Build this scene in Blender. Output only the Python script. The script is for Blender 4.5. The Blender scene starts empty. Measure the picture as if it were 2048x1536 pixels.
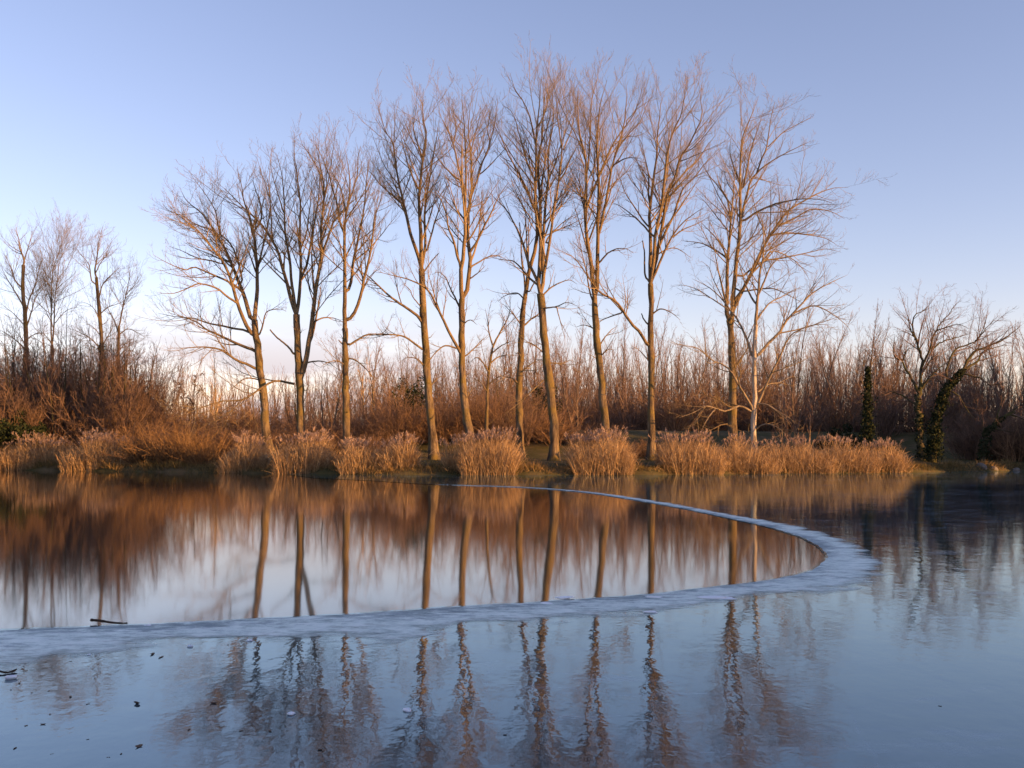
import bpy, math, random
import numpy as np
from mathutils import Vector

SC = bpy.context.scene
R = math.radians
# ------------------------------------------------------------------ camera
F, HOR, CAMZ = 1991.0, 900.0, 1.5           # focal length in photo pixels, horizon row, eye height
cam_d = bpy.data.cameras.new('camera'); cam = bpy.data.objects.new('camera', cam_d)
SC.collection.objects.link(cam); SC.camera = cam
cam.location = (0, 0, CAMZ); cam.rotation_euler = (R(90), 0, 0)
cam_d.sensor_width = 36; cam_d.lens = 35; cam_d.shift_y = (HOR - 768) / 2048
cam_d.clip_start = .1; cam_d.clip_end = 9000
# ------------------------------------------------------------------ light
SUN_AZ, SUN_EL = 116.0, 9.0                 # azimuth clockwise from +Y (the view direction)
world = bpy.data.worlds.new('World'); SC.world = world; world.use_nodes = True
wn, wl = world.node_tree.nodes, world.node_tree.links
wn.clear()
def wnode(t, **kw):
    n = wn.new(t)
    for k, v in kw.items(): setattr(n, k, v)
    return n
sky = wnode('ShaderNodeTexSky', sky_type='NISHITA', sun_disc=False, sun_elevation=R(SUN_EL), sun_rotation=R(SUN_AZ),
            air_density=1.0, dust_density=0.3, ozone_density=3.2, altitude=100)
bgn = wnode('ShaderNodeBackground'); outw = wnode('ShaderNodeOutputWorld')
bgn.inputs['Strength'].default_value = 0.117
wtc = wnode('ShaderNodeTexCoord')
sep = wnode('ShaderNodeSeparateXYZ'); wl.new(wtc.outputs['Generated'], sep.inputs[0])
# low pale clouds, stretched along the horizon
mp = wnode('ShaderNodeMapping'); mp.inputs['Scale'].default_value = (2.2, 2.2, 13.0); mp.inputs['Location'].default_value = (.35, 0, .3)
wl.new(wtc.outputs['Generated'], mp.inputs[0])
cn = wnode('ShaderNodeTexNoise'); cn.inputs['Scale'].default_value = 2.2; cn.inputs['Detail'].default_value = 7; cn.inputs['Roughness'].default_value = .55
wl.new(mp.outputs[0], cn.inputs['Vector'])
cr = wnode('ShaderNodeMapRange'); cr.inputs[1].default_value = .42; cr.inputs[2].default_value = .57
wl.new(cn.outputs['Fac'], cr.inputs[0])
band = wnode('ShaderNodeMapRange', interpolation_type='SMOOTHSTEP'); band.inputs[1].default_value = .15; band.inputs[2].default_value = .07
wl.new(sep.outputs['Z'], band.inputs[0])
cm = wnode('ShaderNodeMath', operation='MULTIPLY'); wl.new(cr.outputs[0], cm.inputs[0]); wl.new(band.outputs[0], cm.inputs[1])
lft = wnode('ShaderNodeMapRange', interpolation_type='SMOOTHSTEP'); lft.inputs[1].default_value = .25; lft.inputs[2].default_value = -.22; lft.inputs[3].default_value = .12; lft.inputs[4].default_value = .9
wl.new(sep.outputs['X'], lft.inputs[0])
cm2 = wnode('ShaderNodeMath', operation='MULTIPLY'); wl.new(cm.outputs[0], cm2.inputs[0]); wl.new(lft.outputs[0], cm2.inputs[1])
tint = wnode('ShaderNodeMix', data_type='RGBA', blend_type='MULTIPLY'); tint.inputs[0].default_value = 1
wl.new(sky.outputs[0], tint.inputs[6]); tint.inputs[7].default_value = (1.86, 1.13, 1.02, 1)   # white balance of the photograph
cmix = wnode('ShaderNodeMix', data_type='RGBA')
wl.new(cm2.outputs[0], cmix.inputs[0]); wl.new(tint.outputs[2], cmix.inputs[6]); cmix.inputs[7].default_value = (2.75, 2.45, 2.6, 1)
wl.new(cmix.outputs[2], bgn.inputs['Color']); wl.new(bgn.outputs[0], outw.inputs[0])
SKY_TINT = tint

sun_d = bpy.data.lights.new('sun', 'SUN'); sun = bpy.data.objects.new('sun', sun_d); SC.collection.objects.link(sun)
sun_d.energy = 5.0; sun_d.angle = R(.6); sun_d.color = (1, .49, .15)
to_sun = Vector((math.sin(R(SUN_AZ)) * math.cos(R(SUN_EL)), math.cos(R(SUN_AZ)) * math.cos(R(SUN_EL)), math.sin(R(SUN_EL))))
sun.rotation_euler = to_sun.to_track_quat('Z', 'Y').to_euler(); sun.location = to_sun * 60 + Vector((0, 0, 30))
SC.view_settings.view_transform = 'Standard'; SC.view_settings.look = 'None'
SC.view_settings.exposure = 1.28; SC.view_settings.gamma = 1
SC.view_settings.use_curve_mapping = False
SC.render.engine = 'CYCLES'
SC.cycles.max_bounces = 5; SC.cycles.diffuse_bounces = 2; SC.cycles.glossy_bounces = 3; SC.cycles.transparent_max_bounces = 8
SC.cycles.sample_clamp_indirect = 6

# ------------------------------------------------------------------ helpers
rng = np.random.default_rng(11); random.seed(11)
def at(px, py, d):                          # photo pixel + distance -> world point
    return np.array(((px - 1024) / F * d, d, CAMZ - (py - HOR) / F * d))
def on_ice(px, py, z=0.0):                  # photo pixel -> point on the lake plane
    d = (CAMZ - z) * F / (py - HOR)
    return np.array(((px - 1024) / F * d, d, z))

def mesh_from(name, V, Q, attrs=None, smooth=True):
    """V (n,3) verts, Q (m,k) faces of one size k (or list of arrays)"""
    me = bpy.data.meshes.new(name)
    Qs = Q if isinstance(Q, list) else [Q]
    Qs = [q for q in Qs if len(q)]
    me.vertices.add(len(V)); me.vertices.foreach_set('co', np.asarray(V, np.float32).ravel())
    nl = sum(q.size for q in Qs); npoly = sum(len(q) for q in Qs)
    me.loops.add(nl); me.polygons.add(npoly)
    me.loops.foreach_set('vertex_index', np.concatenate([q.ravel() for q in Qs]).astype(np.int32))
    tot = np.concatenate([np.full(len(q), q.shape[1]) for q in Qs]); st = np.concatenate(([0], np.cumsum(tot)[:-1]))
    me.polygons.foreach_set('loop_start', st.astype(np.int32))
    if smooth: me.polygons.foreach_set('use_smooth', np.ones(npoly, bool))
    for k, a in (attrs or {}).items():
        at_ = me.attributes.new(k, 'FLOAT', 'POINT'); at_.data.foreach_set('value', np.asarray(a, np.float32))
    me.update(calc_edges=True)
    return me
def link(name, me, mat=None, parent=None, loc=None, **props):
    o = bpy.data.objects.new(name, me); SC.collection.objects.link(o)
    if mat is not None and me is not None and not me.materials: me.materials.append(mat)
    if parent is not None: o.parent = parent
    if loc is not None: o.location = loc
    for k, v in props.items(): o[k] = v
    return o
def thing(name, label, category, loc=(0, 0, 0), group=None):
    o = bpy.data.objects.new(name, None); SC.collection.objects.link(o)
    o.location = loc; o.empty_display_size = .2
    o['label'] = label; o['category'] = category
    if group: o['group'] = group
    return o
def copy_tree(o, loc, rotz, scale, label=None):
    c = o.copy(); SC.collection.objects.link(c)
    c.location = loc; c.rotation_euler = (0, 0, rotz); c.scale = scale
    if label: c['label'] = label
    for ch in list(o.children):
        k = ch.copy(); SC.collection.objects.link(k); k.parent = c
    return c

def tubes(P, Rd, sides=3, rnd=None):
    """P (N,K,3), Rd (N,K) -> verts, quads, rnd"""
    N, K, _ = P.shape
    T = np.gradient(P, axis=1); T /= np.linalg.norm(T, axis=2, keepdims=True) + 1e-9
    ref = np.where(np.abs(T[:, :1, 2:3]) > .8, np.array([[[1., 0, 0]]]), np.array([[[0, 0, 1.]]]))
    U = np.cross(T, np.broadcast_to(ref, T.shape)); U /= np.linalg.norm(U, axis=2, keepdims=True) + 1e-9
    W = np.cross(T, U)
    a = np.arange(sides) * 2 * np.pi / sides
    V = P[:, :, None, :] + Rd[:, :, None, None] * (np.cos(a)[None, None, :, None] * U[:, :, None, :] + np.sin(a)[None, None, :, None] * W[:, :, None, :])
    idx = np.arange(N * K * sides).reshape(N, K, sides)
    nx = np.roll(idx, -1, axis=2)
    Q = np.stack((idx[:, :-1], nx[:, :-1], nx[:, 1:], idx[:, 1:]), axis=-1).reshape(-1, 4)
    if rnd is None: rnd = rng.random(N)
    return V.reshape(-1, 3), Q, np.repeat(rnd, K * sides)
def ribbons(P, Wd, rnd=None, side=None):
    """flat blades: P (N,K,3) centre line, Wd (N,K) half widths"""
    N, K, _ = P.shape
    if side is None:
        az = rng.random(N) * 2 * np.pi
        side = np.stack((np.cos(az), np.sin(az), np.zeros(N)), 1)
    S = side[:, None, :] * Wd[:, :, None]
    V = np.stack((P - S, P + S), axis=2)
    idx = np.arange(N * K * 2).reshape(N, K, 2)
    Q = np.stack((idx[:, :-1, 0], idx[:, :-1, 1], idx[:, 1:, 1], idx[:, 1:, 0]), axis=-1).reshape(-1, 4)
    if rnd is None: rnd = rng.random(N)
    return V.reshape(-1, 3), Q, np.repeat(rnd, K * 2)
def join(parts):
    Vs, Qs, Rs, off = [], [], [], 0
    for v, q, r in parts:
        Vs.append(v); Qs.append(q + off); Rs.append(r); off += len(v)
    return np.concatenate(Vs), np.concatenate(Qs), np.concatenate(Rs)
def jmesh(name, parts, smooth=True):
    v, q, r = join(parts); return mesh_from(name, v, q, {'rnd': r}, smooth)

def resample(pts, K):                       # Catmull-Rom through pts, K samples by arc length
    pts = np.asarray(pts, float)
    if len(pts) == 2: pts = np.array([pts[0], (pts[0] + pts[1]) / 2, pts[1]])
    e = np.concatenate(([2 * pts[0] - pts[1]], pts, [2 * pts[-1] - pts[-2]]))
    out = []
    u = np.linspace(0, 1, 9)[:-1, None]
    for i in range(1, len(e) - 2):
        p0, p1, p2, p3 = e[i - 1], e[i], e[i + 1], e[i + 2]
        out.append(.5 * (2 * p1 + (p2 - p0) * u + (2 * p0 - 5 * p1 + 4 * p2 - p3) * u ** 2 + (3 * p1 - p0 - 3 * p2 + p3) * u ** 3))
    out.append(pts[-1:]); out = np.concatenate(out)
    s = np.concatenate(([0], np.cumsum(np.linalg.norm(np.diff(out, axis=0), axis=1))))
    t = np.linspace(0, s[-1], K)
    return np.stack([np.interp(t, s, out[:, k]) for k in range(out.shape[1])], 1)

def grow(P, Rd, dens, t0, t1, ratio, lmin, lmax, ang, trop, K, rs=.6, rend=.004, wob=.12, nmin=1, rmin=.004, droop=0., shrink=.72):
    """children of the branches P (N,K0,3): vectorised"""
    N, K0, _ = P.shape
    seg = np.linalg.norm(np.diff(P, axis=1), axis=2); L = seg.sum(1)
    cnt = np.maximum(nmin, np.round(L * (t1 - t0) * dens * rng.uniform(.8, 1.2, N)).astype(int))
    ip = np.repeat(np.arange(N), cnt); M = len(ip)
    first = np.repeat(np.cumsum(cnt) - cnt, cnt)
    t = t0 + (t1 - t0) * (np.arange(M) - first + rng.random(M)) / np.repeat(cnt, cnt)
    x = np.clip(t, 0, .999) * (K0 - 1); i0 = x.astype(int); fr = (x - i0)[:, None]
    base = P[ip, i0] * (1 - fr) + P[ip, i0 + 1] * fr
    T = P[ip, i0 + 1] - P[ip, i0]; T /= np.linalg.norm(T, axis=1, keepdims=True) + 1e-9
    pr = Rd[ip, i0] * (1 - fr[:, 0]) + Rd[ip, i0 + 1] * fr[:, 0]
    v = rng.normal(size=(M, 3)); v -= (v * T).sum(1, keepdims=True) * T; v /= np.linalg.norm(v, axis=1, keepdims=True) + 1e-9
    a = R(ang) * rng.uniform(.65, 1.35, M)[:, None]
    D = np.cos(a) * T + np.sin(a) * v
    Lc = np.clip(ratio * L[ip] * (1 - shrink * t) * rng.uniform(.55, 1.3, M), lmin, lmax)
    r0 = np.clip(pr * rs, rmin, None)
    out = np.empty((M, K, 3)); out[:, 0] = base
    st = (Lc / (K - 1))[:, None]
    for k in range(1, K):
        D = D + np.array([0, 0, 1.]) * (trop - droop * k / K) / (K - 1) + rng.normal(size=(M, 3)) * wob
        D /= np.linalg.norm(D, axis=1, keepdims=True)
        out[:, k] = out[:, k - 1] + D * st
    u = np.linspace(0, 1, K)[None]
    rr = r0[:, None] * (1 - u) + np.minimum(rend, r0)[:, None] * u
    return out, rr

# ------------------------------------------------------------------ materials
def mat(name):
    m = bpy.data.materials.new(name); m.use_nodes = True
    nt = m.node_tree; b = nt.nodes['Principled BSDF']
    return m, nt.nodes, nt.links, b
def ramp(nodes, stops):
    r = nodes.new('ShaderNodeValToRGB')
    while len(r.color_ramp.elements) < len(stops): r.color_ramp.elements.new(.5)
    for e, (p, c) in zip(r.color_ramp.elements, stops): e.position = p; e.color = (*c, 1)
    return r
def noise(nodes, links, scale, detail=4, rough=.55, coord='Object', stretch=None):
    tc = nodes.new('ShaderNodeTexCoord'); n = nodes.new('ShaderNodeTexNoise')
    n.inputs['Scale'].default_value = scale; n.inputs['Detail'].default_value = detail; n.inputs['Roughness'].default_value = rough
    if stretch:
        m = nodes.new('ShaderNodeMapping'); m.inputs['Scale'].default_value = stretch
        links.new(tc.outputs[coord], m.inputs[0]); links.new(m.outputs[0], n.inputs['Vector'])
    else: links.new(tc.outputs[coord], n.inputs['Vector'])
    return n
def bark_mat(name, stops, patch=None, scale=2.2):
    m, n, l, b = mat(name)
    na = noise(n, l, scale, 6, .65, stretch=(1.6, 1.6, .35)); r = ramp(n, stops); l.new(na.outputs['Fac'], r.inputs[0])
    col = r.outputs[0]
    if patch:
        nb = noise(n, l, .7, 4, .6); mr = n.new('ShaderNodeMapRange'); mr.inputs[1].default_value = .48; mr.inputs[2].default_value = .62
        l.new(nb.outputs['Fac'], mr.inputs[0]); mx = n.new('ShaderNodeMix'); mx.data_type = 'RGBA'
        l.new(mr.outputs[0], mx.inputs[0]); l.new(col, mx.inputs[6]); mx.inputs[7].default_value = (*patch, 1); col = mx.outputs[2]
    l.new(col, b.inputs['Base Color']); b.inputs['Roughness'].default_value = .9; b.inputs['Specular IOR Level'].default_value = .15
    nf = noise(n, l, 5, 6, .75, stretch=(2.2, 2.2, .35)); bp = n.new('ShaderNodeBump'); bp.inputs['Strength'].default_value = 1; bp.inputs['Distance'].default_value = .12
    l.new(nf.outputs['Fac'], bp.inputs['Height']); l.new(bp.outputs[0], b.inputs['Normal'])
    return m
def rnd_mat(name, stops, rough=.85, spec=.15, trans=0.):
    m, n, l, b = mat(name)
    a = n.new('ShaderNodeAttribute'); a.attribute_name = 'rnd'
    r = ramp(n, stops); l.new(a.outputs['Fac'], r.inputs[0]); l.new(r.outputs[0], b.inputs['Base Color'])
    b.inputs['Roughness'].default_value = rough; b.inputs['Specular IOR Level'].default_value = spec
    if trans:
        t = n.new('ShaderNodeBsdfTranslucent'); l.new(r.outputs[0], t.inputs[0]); mx = n.new('ShaderNodeMixShader'); mx.inputs[0].default_value = trans
        l.new(b.outputs[0], mx.inputs[1]); l.new(t.outputs[0], mx.inputs[2]); l.new(mx.outputs[0], n['Material Output'].inputs[0])
    return m
M = {}
M['bark'] = bark_mat('poplar bark', [(.36, (.045, .034, .026)), (.5, (.13, .097, .062)), (.64, (.24, .185, .115))], (.17, .125, .04))
M['birch'] = bark_mat('pale bark', [(.36, (.10, .085, .07)), (.46, (.42, .36, .28)), (.7, (.56, .50, .40))])
M['darkbark'] = bark_mat('shade dark mossy bark', [(.3, (.035, .03, .02)), (.7, (.10, .085, .05))], (.09, .085, .03))  # shade on the right bank trees is put into this darker bark colour
M['palelimb'] = bark_mat('pale limb bark', [(.36, (.10, .08, .055)), (.48, (.24, .19, .13)), (.7, (.33, .27, .19))])
M['limb'] = bark_mat('limb bark', [(.3, (.10, .075, .048)), (.6, (.24, .175, .095)), (.8, (.30, .22, .11))])
M['twig'] = rnd_mat('twigs', [(0, (.10, .075, .042)), (.5, (.20, .148, .08)), (1, (.31, .232, .125))])
M['farbark'] = bark_mat('young bark', [(.3, (.10, .08, .065)), (.7, (.22, .165, .12))])
M['fartwig'] = rnd_mat('far twigs', [(0, (.10, .068, .052)), (.5, (.17, .112, .082)), (1, (.25, .17, .125))])
M['brush'] = rnd_mat('red brown brush', [(0, (.08, .05, .032)), (.5, (.20, .118, .068)), (1, (.34, .215, .125))])
M['willow'] = rnd_mat('ochre brush', [(0, (.11, .065, .032)), (.5, (.20, .12, .055)), (1, (.29, .18, .085))])
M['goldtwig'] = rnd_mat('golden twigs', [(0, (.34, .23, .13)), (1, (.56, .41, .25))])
M['ivy'] = rnd_mat('ivy leaves', [(0, (.010, .017, .007)), (.6, (.022, .032, .012)), (1, (.032, .038, .014))], .75, .15)
M['reed'] = rnd_mat('reed stems', [(0, (.20, .125, .06)), (.5, (.40, .265, .135)), (1, (.56, .41, .23))], .7, .3, .25)
M['plume'] = rnd_mat('reed plumes', [(0, (.26, .18, .14)), (1, (.48, .36, .28))], .9, .1, .3)
M['grass'] = rnd_mat('bank grass', [(0, (.06, .06, .02)), (.55, (.14, .11, .04)), (1, (.32, .21, .09))], .8, .2, .2)
M['leaf'] = rnd_mat('dead leaf', [(0, (.07, .045, .03)), (1, (.17, .11, .07))], .7, .3)

# ------------------------------------------------------------------ terrain and water
SHX = np.array([-300, -120, -70, -38, -19.7, -8.3, 0, 8.3, 15, 25.7, 37.5, 47, 56, 66, 300.])
SHY = np.array([90, 84, 80, 74.7, 66, 60.6, 59.9, 60.3, 63.0, 66, 73, 66, 30, -30, -80.])
def shore(x): return np.interp(x, SHX, SHY)
def sstep(a, b, x):
    t = np.clip((x - a) / (b - a), 0, 1); return t * t * (3 - 2 * t)
def wob2(x, y): return .5 * np.sin(x * .9 + 1.3 * np.sin(y * .5)) + .3 * np.sin(x * 2.3 + y * 1.7) + .2 * np.sin(y * 3.1 - x * 1.1)
def height(x, y):
    s = y - shore(x) + .35 * wob2(x * 1.1, y * .3)
    z = -1.2 + 1.58 * sstep(-2.2, .5, s) + .40 * sstep(.3, 7, s)
    z = z + 2.5 * sstep(15, 29, s) - 1.6 * sstep(34, 46, s)
    z = z + np.where(s > -1, .06 * wob2(x * .7, y * .7) * sstep(0, 3, s), 0)
    nb = sstep(-1.0, -7, y + .02 * x)                       # the shore behind the camera
    z = np.maximum(z, -1.2 + 2.4 * nb)
    return z
gx = np.unique(np.concatenate((np.linspace(-4000, -300, 10), np.linspace(-300, -70, 24), np.arange(-70, 70.1, .7), np.linspace(70, 300, 24), np.linspace(300, 4000, 10))))
gy = np.unique(np.concatenate((np.linspace(-3000, -60, 10), np.linspace(-60, 52, 24), np.arange(52, 84, .45), np.linspace(84, 130, 30), np.linspace(130, 500, 14), np.linspace(500, 6000, 10))))
GX, GY = np.meshgrid(gx, gy); GZ = height(GX, GY)
ii = np.arange(GX.size).reshape(GX.shape)
gq = np.stack((ii[:-1, :-1], ii[:-1, 1:], ii[1:, 1:], ii[1:, :-1]), -1).reshape(-1, 4)
gm = mesh_from('ground', np.stack((GX.ravel(), GY.ravel(), GZ.ravel()), 1), gq)
m, n, l, b = mat('meadow')
na = noise(n, l, .35, 8, .65); r = ramp(n, [(.30, (.05, .045, .02)), (.45, (.07, .065, .026)), (.55, (.10, .08, .04)), (.7, (.15, .10, .055))]); l.new(na.outputs['Fac'], r.inputs[0])
nb_ = noise(n, l, 9, 6, .7); mx = n.new('ShaderNodeMix'); mx.data_type = 'RGBA'; mx.blend_type = 'OVERLAY'; mx.inputs[0].default_value = .6
l.new(r.outputs[0], mx.inputs[6]); l.new(nb_.outputs['Fac'], mx.inputs[7]); l.new(mx.outputs[2], b.inputs['Base Color'])
b.inputs['Roughness'].default_value = .95; b.inputs['Specular IOR Level'].default_value = .1
bp = n.new('ShaderNodeBump'); bp.inputs['Strength'].default_value = .7; bp.inputs['Distance'].default_value = .12; l.new(nb_.outputs['Fac'], bp.inputs['Height']); l.new(bp.outputs[0], b.inputs['Normal'])
link('ground', gm, m, kind='structure')

def lake_mat(name, rough, base, ior, bump_layers, diff=None):
    m, n, l, b = mat(name)
    b.inputs['Base Color'].default_value = (*base, 1); b.inputs['Roughness'].default_value = rough
    b.inputs['IOR'].default_value = ior
    h = None
    for (sc, st, amp, det) in bump_layers:
        nz = noise(n, l, sc, det, .55, stretch=st)
        ml = n.new('ShaderNodeMath'); ml.operation = 'MULTIPLY'; l.new(nz.outputs['Fac'], ml.inputs[0]); ml.inputs[1].default_value = amp
        if h is None: h = ml.outputs[0]
        else:
            ad = n.new('ShaderNodeMath'); ad.operation = 'ADD'; l.new(h, ad.inputs[0]); l.new(ml.outputs[0], ad.inputs[1]); h = ad.outputs[0]
    if h is not None:
        bp = n.new('ShaderNodeBump'); bp.inputs['Strength'].default_value = 1; bp.inputs['Distance'].default_value = 1; l.new(h, bp.inputs['Height']); l.new(bp.outputs[0], b.inputs['Normal'])
    return m, n, l, b
wm, n, l, b = lake_mat('still water', .055, (.022, .020, .015), 2.1, [])
wv = np.array([(-400, -60, -.004), (400, -60, -.004), (400, 140, -.004), (-400, 140, -.004)])
link('water', mesh_from('water', wv, np.array([[0, 1, 2, 3]]), smooth=False), wm, kind='structure')

PAIRS = [(-200,1262,-200,1345),(0,1256,0,1329),(100,1254,103,1312),(190,1251,190,1313),(290,1247,290,1291),(400,1242,395,1282),(520,1236,515,1279),(620,1230,615,1277),
 (700,1225,710,1276),(800,1219,770,1281),(900,1213,850,1266),(980,1208,920,1251),(1050,1204,1010,1245),(1130,1199,1100,1242),(1200,1194,1170,1235),(1290,1187,1260,1229),
 (1370,1179,1330,1219),(1450,1170,1420,1206),(1520,1161,1500,1196),(1580,1150,1600,1187),(1615,1140,1690,1175),(1635,1128,1745,1158),(1647,1115,1757,1142),(1645,1103,1745,1120),
 (1630,1090,1728,1102),(1600,1075,1695,1086),(1560,1061,1640,1066),(1500,1046,1570,1048),(1440,1033,1500,1036),(1380,1020,1430,1023),(1310,1007,1350,1008.5),(1240,995.5,1275,996.5),
 (1170,985,1195,985.5),(1080,977,1100,977),(1000,973,1010,972.5),(920,970.5,925,969.8),(830,967,832,966.2),(745,961.5,747,960.5)]
ICE_Z = .006
inn = np.array([on_ice(p[0], p[1], ICE_Z) for p in PAIRS]); outr = np.array([on_ice(p[2], p[3], ICE_Z) for p in PAIRS])
ext = np.array([(-90, 6.0, ICE_Z), (-40, 7.3, ICE_Z), (-15, 8.1, ICE_Z)]); exto = ext + np.array((0, -2., 0))
both = resample(np.concatenate((inn, outr), axis=1), 600)
ex6 = np.concatenate((ext, exto), axis=1); ex6 = np.concatenate((ex6, both[:1])); q_ = np.linspace(0, 3, 21)[:-1]
ex6 = np.stack([np.interp(q_, np.arange(4), ex6[:, k]) for k in range(6)], 1); both = np.concatenate((ex6, both))
inner, outer = both[:, :3], both[:, 3:]
# small irregularities of the broken edge
dv = outer - inner; wd = np.linalg.norm(dv, axis=1, keepdims=True); dn = dv / (wd + 1e-6)
s_arc = np.concatenate(([0], np.cumsum(np.linalg.norm(np.diff(inner[:, :2], axis=0), axis=1))))
inner = inner + dn * (.03 * np.sin(s_arc * 3.1) * np.sin(s_arc * .83) + .015 * np.sin(s_arc * 11))[:, None] * np.clip(wd, 0, 1)
tail = np.array([(-10.5, 53, ICE_Z), (-13.5, 60, ICE_Z), (-16, 70, ICE_Z), (-16, 82, ICE_Z), (140, 82, ICE_Z), (140, -25, ICE_Z), (-90, -25, ICE_Z)])
poly = np.concatenate((inner, tail))
import bmesh
bm = bmesh.new(); vs = [bm.verts.new(p) for p in poly]; f = bm.faces.new(vs)
bmesh.ops.triangulate(bm, faces=[f]); 
ime = bpy.data.meshes.new('ice'); bm.to_mesh(ime); bm.free()
if ime.polygons[0].normal.z < 0: ime.flip_normals()
im, n, l, b = lake_mat('clear ice', .03, (.02, .036, .048), 2.5,
                       [(.9, (1.0, .7, 1), .0038, 2), (4.6, (1.0, .6, 1), .0021, 3), (15.0, (.8, .8, 1), .0005, 4)])
b.inputs['Specular IOR Level'].default_value = 0
bmp = [x for x in n if x.bl_idname == 'ShaderNodeBump'][0]
gl = n.new('ShaderNodeBsdfGlossy'); gl.inputs['Color'].default_value = (.80, .95, 1.0, 1); fz = n.new('ShaderNodeFresnel'); fz.inputs['IOR'].default_value = 2.4
l.new(bmp.outputs[0], gl.inputs['Normal']); gmx = n.new('ShaderNodeMixShader'); l.new(fz.outputs[0], gmx.inputs[0]); l.new(b.outputs[0], gmx.inputs[1]); l.new(gl.outputs[0], gmx.inputs[2])
# smoother and duller sheets, a breath of frost in drifting streaks, and fine healed cracks
nz = noise(n, l, .35, 7, .62, stretch=(1, .55, 1)); mr = n.new('ShaderNodeMapRange'); mr.inputs[1].default_value = .38; mr.inputs[2].default_value = .68; mr.inputs[3].default_value = .004; mr.inputs[4].default_value = .045
l.new(nz.outputs['Fac'], mr.inputs[0]); l.new(mr.outputs[0], gl.inputs['Roughness'])
tc = n.new('ShaderNodeTexCoord'); wp = noise(n, l, .8, 4, .6); vm = n.new('ShaderNodeMix'); vm.data_type = 'VECTOR'; vm.inputs[0].default_value = .22
l.new(tc.outputs['Object'], vm.inputs[4]); l.new(wp.outputs['Color'], vm.inputs[5])
vo = n.new('ShaderNodeTexVoronoi'); vo.feature = 'DISTANCE_TO_EDGE'; vo.inputs['Scale'].default_value = .55; l.new(vm.outputs[1], vo.inputs['Vector'])
ck = n.new('ShaderNodeMapRange'); ck.inputs[1].default_value = .0; ck.inputs[2].default_value = .006; ck.inputs[3].default_value = 1; ck.inputs[4].default_value = 0; l.new(vo.outputs['Distance'], ck.inputs[0])
ns = noise(n, l, 2.6, 9, .72, stretch=(.45, 1.5, 1)); fs = n.new('ShaderNodeMapRange'); fs.inputs[1].default_value = .50; fs.inputs[2].default_value = .78; l.new(ns.outputs['Fac'], fs.inputs[0])
nl_ = noise(n, l, .22, 4, .6); fl = n.new('ShaderNodeMapRange'); fl.inputs[1].default_value = .42; fl.inputs[2].default_value = .62; l.new(nl_.outputs['Fac'], fl.inputs[0])
fm_ = n.new('ShaderNodeMath'); fm_.operation = 'MULTIPLY'; l.new(fs.outputs[0], fm_.inputs[0]); l.new(fl.outputs[0], fm_.inputs[1])
ca = n.new('ShaderNodeMath'); ca.operation = 'MULTIPLY_ADD'; ca.use_clamp = True; l.new(ck.outputs[0], ca.inputs[0]); ca.inputs[1].default_value = .2; l.new(fm_.outputs[0], ca.inputs[2])
cs = n.new('ShaderNodeMath'); cs.operation = 'MULTIPLY'; l.new(ca.outputs[0], cs.inputs[0]); cs.inputs[1].default_value = .46
fr = n.new('ShaderNodeBsdfDiffuse'); fr.inputs[0].default_value = (.50, .58, .66, 1); mxs = n.new('ShaderNodeMixShader')
l.new(cs.outputs[0], mxs.inputs[0]); l.new(gmx.outputs[0], mxs.inputs[1]); l.new(fr.outputs[0], mxs.inputs[2]); l.new(mxs.outputs[0], n['Material Output'].inputs[0])
link('ice', ime, im, kind='structure')
# frosted rim along the open water
NA = 14; u = np.linspace(0, 1, NA)
RV = inner[:, None, :] * (1 - u)[None, :, None] + (inner + dv * 1.15)[:, None, :] * u[None, :, None]
RV[:, :, 2] = ICE_Z + .003 + .006 * (1 - u)[None]
RV[:, 0, 2] = -.01
NR = 545; RV = RV[:NR].reshape(-1, 3)
ri = np.arange(NR * NA).reshape(NR, NA)
rq = np.stack((ri[:-1, :-1], ri[:-1, 1:], ri[1:, 1:], ri[1:, :-1]), -1).reshape(-1, 4)
rme = mesh_from('frosted_ice_rim', RV, rq, {'t': np.tile(u, NR) + np.repeat(.9 * np.clip((np.arange(NR) - 465) / 80, 0, 1) ** 2, NA)})
if rme.polygons[5000].normal.z < 0: rme.flip_normals()
fm, n, l, b = mat('frosted ice')
n1 = noise(n, l, 5.5, 12, .85, stretch=(.6, 1.0, 1)); r = ramp(n, [(.30, (.15, .21, .25)), (.42, (.46, .57, .53)), (.52, (.78, .89, .82)), (.66, (.92, .98, .92))]); l.new(n1.outputs['Fac'], r.inputs[0])
a0 = n.new('ShaderNodeAttribute'); a0.attribute_name = 't'; n0 = noise(n, l, 9, 7, .8, stretch=(.45, 1.1, 1)); n00 = noise(n, l, 1.1, 4, .6, stretch=(.5, 1, 1))
wz = n.new('ShaderNodeMath'); wz.operation = 'MULTIPLY_ADD'; l.new(a0.outputs['Fac'], wz.inputs[0]); wz.inputs[1].default_value = .42; l.new(n0.outputs['Fac'], wz.inputs[2])
wy = n.new('ShaderNodeMath'); wy.operation = 'MULTIPLY_ADD'; l.new(n00.outputs['Fac'], wy.inputs[0]); wy.inputs[1].default_value = .7; l.new(wz.outputs[0], wy.inputs[2])
wr = n.new('ShaderNodeMapRange'); wr.interpolation_type = 'SMOOTHSTEP'; wr.inputs[1].default_value = .82; wr.inputs[2].default_value = 1.04; wr.inputs[3].default_value = 1.; wr.inputs[4].default_value = 0; l.new(wy.outputs[0], wr.inputs[0])
wm2 = n.new('ShaderNodeMix'); wm2.data_type = 'RGBA'; wm2.blend_type = 'MULTIPLY'; l.new(wr.outputs[0], wm2.inputs[0]); l.new(r.outputs[0], wm2.inputs[6]); wm2.inputs[7].default_value = (.30, .36, .42, 1)
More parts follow.
